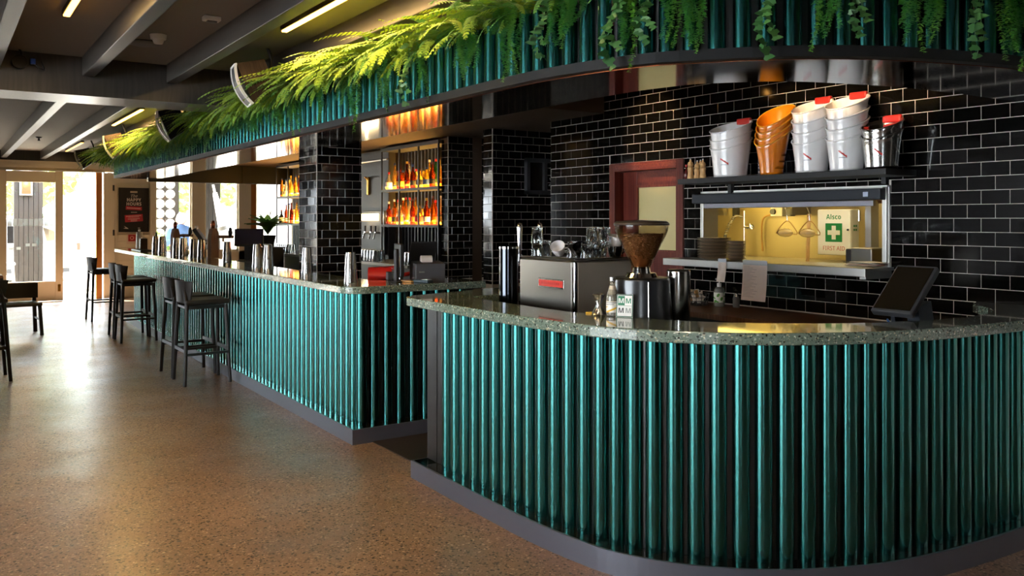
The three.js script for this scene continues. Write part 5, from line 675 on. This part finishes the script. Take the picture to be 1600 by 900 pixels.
// ------------------------------------------------------------------ poster and notice on the end wall
{
  const tx = canvas(512, 800, (c, w, h) => { c.fillStyle = '#2c2724'; c.fillRect(0, 0, w, h); c.textAlign = 'center'; c.fillStyle = '#c9b8a0'; c.fillRect(190, 42, 132, 34); c.fillStyle = '#e8ddd0'; c.font = 'italic 74px serif'; c.fillText('The', w / 2, 160); c.font = 'bold 84px sans-serif'; c.fillText('HAPPY', w / 2, 238); c.fillText('HOURS', w / 2, 316); c.save(); c.translate(w / 2, 368); c.rotate(0.05); c.fillStyle = '#c23440'; c.fillRect(-148, -34, 296, 68); c.fillStyle = '#f0dcd2'; for (let i = 0; i < 12; i++) c.fillRect(-126 + i * 21, -8 + i % 2, 15, 16); c.restore(); c.fillStyle = '#e8ddd0'; for (let i = 0; i < 6; i++) c.fillRect(205 + i * 19, 436, 12, 18); c.save(); c.translate(w / 2, 555); c.rotate(-0.07); c.fillStyle = '#c23440'; c.fillRect(-165, -66, 330, 136); c.fillStyle = '#f0dcd2'; for (const [y, n, s] of [[-46, 14, 14], [-22, 10, 8], [6, 11, 14], [32, 6, 11], [54, 6, 8]]) for (let i = 0; i < n; i++) c.fillRect(-n * 10 + i * 20, y, 14, s); c.restore(); c.fillStyle = '#e8ddd0'; c.beginPath(); c.moveTo(70, 700); c.lineTo(150, 748); c.lineTo(160, 762); c.lineTo(60, 752); c.lineTo(108, 738); c.fill(); c.fillRect(330, 740, 40, 12); });
  const p = thing('poster', 'framed dark happy hours poster on the cream end wall', 'poster', [3.115, 1.26, EZ + 0.01]); obj('frame', [bx(-0.27, 0.27, 0, 0.02, 0, 0.03), bx(-0.27, 0.27, 0.83, 0.85, 0, 0.03), bx(-0.27, -0.25, 0, 0.85, 0, 0.03), bx(0.25, 0.27, 0, 0.85, 0, 0.03)], M.black, p); obj('backing', bx(-0.25, 0.25, 0.02, 0.83, 0, 0.01), M.black, p); obj('print', new THREE.PlaneGeometry(0.5, 0.81).translate(0, 0.425, 0.012), new THREE.MeshPhysicalMaterial({ map: tx, roughness: 0.5 }), p);
  const n = thing('notice', 'small red and white notice below the poster', 'notice', [3.08, 1.03, EZ + 0.012]); obj('backing', rb(0.18, 0.2, 0.01, 0, 0.1, 0.005, 0.002), std('#e3c9b0', 0.6), n); obj('red_panel', rb(0.13, 0.13, 0.006, 0, 0.115, 0.011, 0.002), std('#b5322c', 0.5), n); obj('emblem', new THREE.TorusGeometry(0.03, 0.007, 6, 20).translate(0, 0.115, 0.015), std('#e8b8a4', 0.5), n);
}
// ------------------------------------------------------------------ outdoors beyond the end wall
struct('ground', bx(-40, 50, -0.3, -0.03, -90, -17.85), std('#b9b4aa', 0.8), 'sunlit pavement and street outside');
const awn = thing('awning', 'dark flat awning above the outdoor side of the doors', 'awning', [0, 2.48, -18.3]); obj('slab', bx(-7, 3, 0, 0.06, -0.5, 0.4), M.charcoal, awn); for (const x of [-5, -2, 1, 2.4]) obj('arm', bar([x, 0.02, 0.4], [x, 0.02, -0.5], 0.04), M.grey, awn);
function boards(x0, x1, z, h, label, w = 0.09) { const t = thing('board_screen', label, 'screen', [(x0 + x1) / 2, 0, z]); const n = Math.round((x1 - x0) / w); for (let i = 0; i < n; i++) obj('plank', rb(w - 0.008, h, 0.03, x0 - (x0 + x1) / 2 + (i + 0.5) * w, h / 2, rr(-0.003, 0.003), 0.004), M.brownBoard, t); obj('backing', bx(x0 - (x0 + x1) / 2, (x1 - x0) / 2, 0, h, -0.05, -0.012), M.brownBoard, t); return t; }
boards(1.28, 1.8, -20.4, 2.75, 'brown board screen outside the glazed sliding door');
{ const t = thing('patio_heater', 'glowing orange patio heater on the brown board screen', 'heater', [1.5, 2.0, -20.33]); obj('case', rb(0.24, 0.52, 0.06, 0, 0.26, 0, 0.01), M.grey, t); obj('element', rb(0.16, 0.44, 0.02, 0, 0.26, 0.035, 0.005), emis('#ff6a14', 1.1), t); const l = new THREE.PointLight(new THREE.Color(1, 0.5, 0.15), 0.6, 0, 2); l.position.set(1.5, 2.26, -20.2); scene.add(l); }
boards(4.98, 5.42, -20.2, 2.7, 'brown board screen outside the middle end window');
{ // parked car, side on
  const t = thing('car', 'silver parked hatchback across the street end', 'car', [0.9, -0.03, -23.6]); const s = new THREE.Shape(); s.moveTo(-2.0, 0.28); s.lineTo(1.95, 0.28); s.quadraticCurveTo(2.08, 0.5, 2.0, 0.85); s.quadraticCurveTo(1.85, 1.0, 1.6, 1.28); s.quadraticCurveTo(1.35, 1.45, 0.7, 1.46); s.lineTo(-0.2, 1.43); s.quadraticCurveTo(-0.7, 1.3, -1.05, 0.95); s.quadraticCurveTo(-1.8, 0.88, -2.05, 0.7); s.closePath();
  obj('body', new THREE.ExtrudeGeometry(s, { depth: 1.5, bevelEnabled: true, bevelSize: 0.08, bevelThickness: 0.1, bevelSegments: 3 }).translate(0, 0, -1.6), std('#9a9ca0', 0.25, 0.6, { clearcoat: 1 }), t);
  for (const pts of [[[-0.85, 0.96], [-0.25, 1.34], [0.35, 1.37], [0.35, 0.96]], [[0.45, 0.96], [0.45, 1.37], [1.1, 1.36], [1.2, 0.98]], [[1.28, 1.0], [1.2, 1.34], [1.42, 1.26], [1.62, 1.04]]]) obj('side_window', new THREE.ExtrudeGeometry(new THREE.Shape(pts.map(([x, y]) => new THREE.Vector2(x, y))), { depth: 0.012, bevelEnabled: false }).translate(0, 0, 0.0), M.blackGloss, t);
  for (const x of [-1.25, 1.3]) { const w = obj('wheel', cy(0.31, 0.31, 0.2, 0, -0.1, 0, 28).rotateX(PI / 2).translate(x, 0.31, -0.05), M.black, t); obj('hub', cy(0.19, 0.17, 0.02, 0, 0, 0, 20).rotateX(PI / 2).translate(x, 0.31, 0.05), M.brushed, w); }
  obj('sill', bx(-1.9, 1.9, 0.24, 0.34, -0.05, 0.02), M.charcoal, t); obj('tail_light', rb(0.08, 0.2, 0.12, 1.98, 0.85, -0.05), M.red, t); obj('door_handle', rb(0.14, 0.03, 0.03, 0.2, 0.85, 0.11), M.chrome, t);
}
{ const t = thing('sandwich_board', 'grey folding sandwich board on the pavement', 'sign', [1.98, -0.03, -21.4], 0.5); obj('panel', bar([0, 0, 0.25], [0, 0.75, 0.02], 0.4, 0.02), M.white, t); obj('panel', bar([0, 0, -0.25], [0, 0.75, -0.02], 0.4, 0.02), M.white, t); obj('hinge_bar', rod([-0.2, 0.75, 0], [0.2, 0.75, 0], 0.012), M.grey, t); }
{ const t = thing('menu_board', 'white menu board standing in the sunlit doorway', 'sign', [2.5, -0.03, -20.4]); obj('board', rb(0.36, 0.82, 0.05, 0, 0.46, 0, 0.01), M.white, t); for (const x of [-0.14, 0.14]) obj('foot', rb(0.05, 0.06, 0.3, x, 0.03, 0, 0.005), M.white, t); obj('sketch', tube([[-0.08, 0.7, 0.028], [0, 0.76, 0.028], [0.06, 0.74, 0.028], [0.1, 0.8, 0.028]], 0.006), M.grey, t); }
{ const t = thing('garden_stool', 'pale blue stool outside the sliding door', 'stool', [1.08, -0.03, -19.4]); obj('seat', rb(0.32, 0.05, 0.32, 0, 0.66, 0, 0.015), std('#a9bac8', 0.5), t); for (const [x, z] of [[-1, -1], [1, -1], [1, 1], [-1, 1]]) obj('leg', bar([x * 0.16, 0, z * 0.16], [x * 0.12, 0.64, z * 0.12], 0.03), M.white, t); obj('rail', bar([-0.14, 0.25, 0.14], [0.14, 0.25, 0.14], 0.025), M.white, t); }
function leafBall(n, R, sx, sy) { const P = [], I = []; for (let i = 0; i < n; i++) { const v = V(rr(-1, 1), rr(-1, 1), rr(-1, 1)); if (v.length() > 1) { i--; continue; } v.setLength(Math.pow(v.length(), 0.5)); v.multiply(V(R * sx, R * sy, R * sx)); const q = R * 0.07 * rr(0.6, 1.3), a = V(rr(-1, 1), rr(-1, 1), rr(-1, 1)).setLength(q), b = V(rr(-1, 1), rr(-1, 1), rr(-1, 1)).setLength(q * 0.6), e = P.length / 3; P.push(...v.clone().add(a).toArray(), ...v.clone().add(b).toArray(), ...v.clone().sub(a).toArray(), ...v.clone().sub(b).toArray()); I.push(e, e + 1, e + 2, e, e + 2, e + 3); } return geoFrom(P, I); }
for (const [x, z, R, y, c, lab] of [[1.6, -36, 3.2, 4.2, '#8f9c3a', 'tall yellow green street tree beyond the car'], [9.5, -40, 3.4, 4.6, '#6f8a3a', 'broad street tree beyond the doorway'], [-5, -38, 3.5, 4.4, '#7a9440', 'street tree beyond the left doors']]) { const t = thing('street_tree', lab, 'tree', [x, -0.03, z]); obj('trunk', rod([0, 0, 0], [0.1, y - R * 0.4, 0], 0.18, 0.1), M.stem, t); const k = obj('foliage', leafBall(2600, R, 1, 0.8).translate(0, y, 0), std(c, 0.7, 0, { side: THREE.DoubleSide, transmission: 0.3 }), t); k.userData.kind = 'stuff'; }
for (const [x, z, R, lab] of [[2.0, -29, 0.9, 'low green bush behind the car'], [3.75, -19.3, 0.36, 'leafy green shrub below the white disc screen'], [4.6, -19.6, 0.2, 'small green shrub beside the seated man']]) { const t = thing('shrub', lab, 'plant', [x, -0.03, z]); obj('stems', [rod([0, 0, 0], [0.05, R + 0.4, 0], 0.02), rod([0, 0, 0], [-0.08, R + 0.4, 0.05], 0.02)], M.stem, t); const k = obj('foliage', leafBall(1200, R, 1, 1).translate(0, R > 0.6 ? 1.1 : 0.95, 0), M.leaf[2], t); k.userData.kind = 'stuff'; }
{ const r = thing('added_patio_roof', 'added dark roof shading the things beyond the end windows', 'roof'); obj('deck', bx(3.3, 8.5, 2.85, 2.95, -22.5, -17.9), M.charcoal, r); obj('added_roof_post', bx(3.35, 3.45, -0.03, 2.85, -22.4, -22.3), M.charcoal, r); obj('added_roof_post', bx(8.3, 8.4, -0.03, 2.85, -22.4, -22.3), M.charcoal, r); }  // added roof, there to darken the screens and the man outside
{ const t = thing('disc_screen', 'dark wall set with rows of white discs outside the end window', 'screen', [4.05, 0, -19.75]); obj('wall', bx(-0.4, 0.36, 0, 2.7, -0.08, 0), std('#3a3634', 0.6), t); const g = cy(0.1, 0.1, 0.02, 0, 0, 0, 28).rotateX(PI / 2); for (let i = 0; i < 3; i++) for (let j = 0; j < 7; j++) { const d = obj('disc', g, M.white, t); d.position.set(-0.26 + i * 0.215, 1.2 + j * 0.215, 0.001); } }
{ const t = thing('folded_parasol', 'white folded parasol leaning outside the middle end window', 'parasol', [5.0, -0.03, -19.2]); obj('pole', rod([0.5, 0, 0], [0.0, 2.3, 0], 0.025), M.white, t); obj('canopy', rod([0.34, 0.75, 0], [0.04, 2.12, 0], 0.13, 0.05, 14), M.white, t); obj('strap', rod([0.22, 1.3, 0], [0.2, 1.38, 0], 0.115, 0.11, 14), M.grey, t); }
{ const t = thing('weatherboard_wall', 'bright white weatherboard wall outside the last end window', 'wall', [6.4, 0, -19.6]); for (let j = 0; j < 16; j++) obj('weatherboard', bx(-0.75, 0.9, j * 0.17, j * 0.17 + 0.168, -0.02, 0).rotateX(0), M.white, t).rotation.x = 0.0; obj('backing', bx(-0.75, 0.9, 0, 2.72, -0.08, -0.02), M.white, t); }
{ // man seen from behind through the end window
  const bones = [[[0, 0.95, 0], 0.17, [0, 1.12, 0.0], 0.18], [[0, 1.12, 0], 0.18, [0, 1.28, 0.02], 0.14], [[-0.17, 1.3, 0.02], 0.075, [0.17, 1.3, 0.02], 0.075], [[0, 1.3, 0.02], 0.07, [0.01, 1.42, -0.02], 0.058], [[-0.2, 1.28, 0.02], 0.068, [-0.27, 1.04, -0.02], 0.055], [[-0.27, 1.04, -0.02], 0.052, [-0.16, 0.98, -0.24], 0.04], [[0.2, 1.28, 0.02], 0.068, [0.27, 1.04, -0.02], 0.055], [[0.27, 1.04, -0.02], 0.052, [0.16, 0.98, -0.24], 0.04], [[-0.1, 0.95, 0], 0.1, [-0.11, 0.5, -0.04], 0.075], [[-0.11, 0.5, -0.04], 0.07, [-0.11, 0.06, 0], 0.05], [[0.1, 0.95, 0], 0.1, [0.11, 0.5, -0.04], 0.075], [[0.11, 0.5, -0.04], 0.07, [0.11, 0.06, 0], 0.05], [[-0.11, 0.05, 0.02], 0.05, [-0.11, 0.04, -0.14], 0.04], [[0.11, 0.05, 0.02], 0.05, [0.11, 0.04, -0.14], 0.04]];
  const head = [[[0.01, 1.51, -0.035], 0.092, [0.01, 1.55, -0.01], 0.1], [[0.01, 1.46, -0.08], 0.05, [0.01, 1.5, -0.07], 0.07]];
  const sdf = (list, k) => (p) => { let d = 9; for (const [a, ra, b, rb2] of list) { const A = V(...a), B = V(...b), ab = B.clone().sub(A), t = Math.max(0, Math.min(1, p.clone().sub(A).dot(ab) / ab.lengthSq())), e = p.distanceTo(A.addScaledVector(ab, t)) - (ra + (rb2 - ra) * t), h = Math.max(k - Math.abs(d - e), 0) / k; d = Math.min(d, e) - h * h * k * 0.25; } return d; };
  const mesh = (f, c, R, n) => { const mc = new MarchingCubes(n, M.white, false, false, 60000); mc.isolation = 0; for (let z = 0; z < n; z++) for (let y = 0; y < n; y++) for (let x = 0; x < n; x++) mc.field[x + y * n + z * n * n] = -f(V(c[0] + (x / n * 2 - 1) * R, c[1] + (y / n * 2 - 1) * R, c[2] + (z / n * 2 - 1) * R)); mc.update(); const k = mc.count, g = new THREE.BufferGeometry(), P = new Float32Array(mc.positionArray.slice(0, k * 3)); for (let i = 0; i < P.length; i++) P[i] = P[i] * R + c[i % 3]; g.setAttribute('position', new THREE.BufferAttribute(P, 3)); g.setAttribute('uv', new THREE.BufferAttribute(new Float32Array(k * 2), 2)); g.computeVertexNormals(); return g; };
  const t = thing('person', 'grey haired man in a blue shirt seen from behind through the end window', 'person', [4.22, -0.03, -18.75], -0.4);
  const skin = std('#b98a72', 0.6); const b = obj('body', mergeGeometries([mesh(sdf(bones, 0.06), [0, 0.75, 0], 0.85, 64), mesh(sdf([...head, [[0.01, 1.36, 0], 0.055, [0.01, 1.46, -0.02], 0.055], [[0.01, 1.495, -0.13], 0.012, [0.01, 1.515, -0.11], 0.016], [[-0.085, 1.5, -0.01], 0.014, [-0.088, 1.53, -0.01], 0.02], [[0.105, 1.5, -0.01], 0.014, [0.108, 1.53, -0.01], 0.02]], 0.03), [0, 1.5, 0], 0.2, 44)]), skin, t);
  obj('shirt', mesh(sdf(bones.slice(0, 5).concat([bones[6]]).filter((_, i) => i !== 3).map(([a, r, c, q]) => [a, r + 0.016, c, q + 0.016]), 0.06), [0, 1.15, 0], 0.5, 48), std('#3d5c92', 0.8), t);
  obj('trousers', mesh(sdf(bones.slice(8, 12).map(([a, r, c, q]) => [a, r + 0.014, c, q + 0.014]), 0.05), [0, 0.55, 0], 0.62, 44), std('#2b2e38', 0.8), t);
  obj('hair', mesh(sdf([[[0.01, 1.55, 0.01], 0.1, [0.01, 1.58, -0.02], 0.098], [[0.01, 1.49, 0.05], 0.055, [0.01, 1.54, 0.04], 0.08]], 0.03), [0.01, 1.54, 0], 0.18, 36), std('#c9c4bd', 0.8), t);
}
renderer.render(scene, camera);
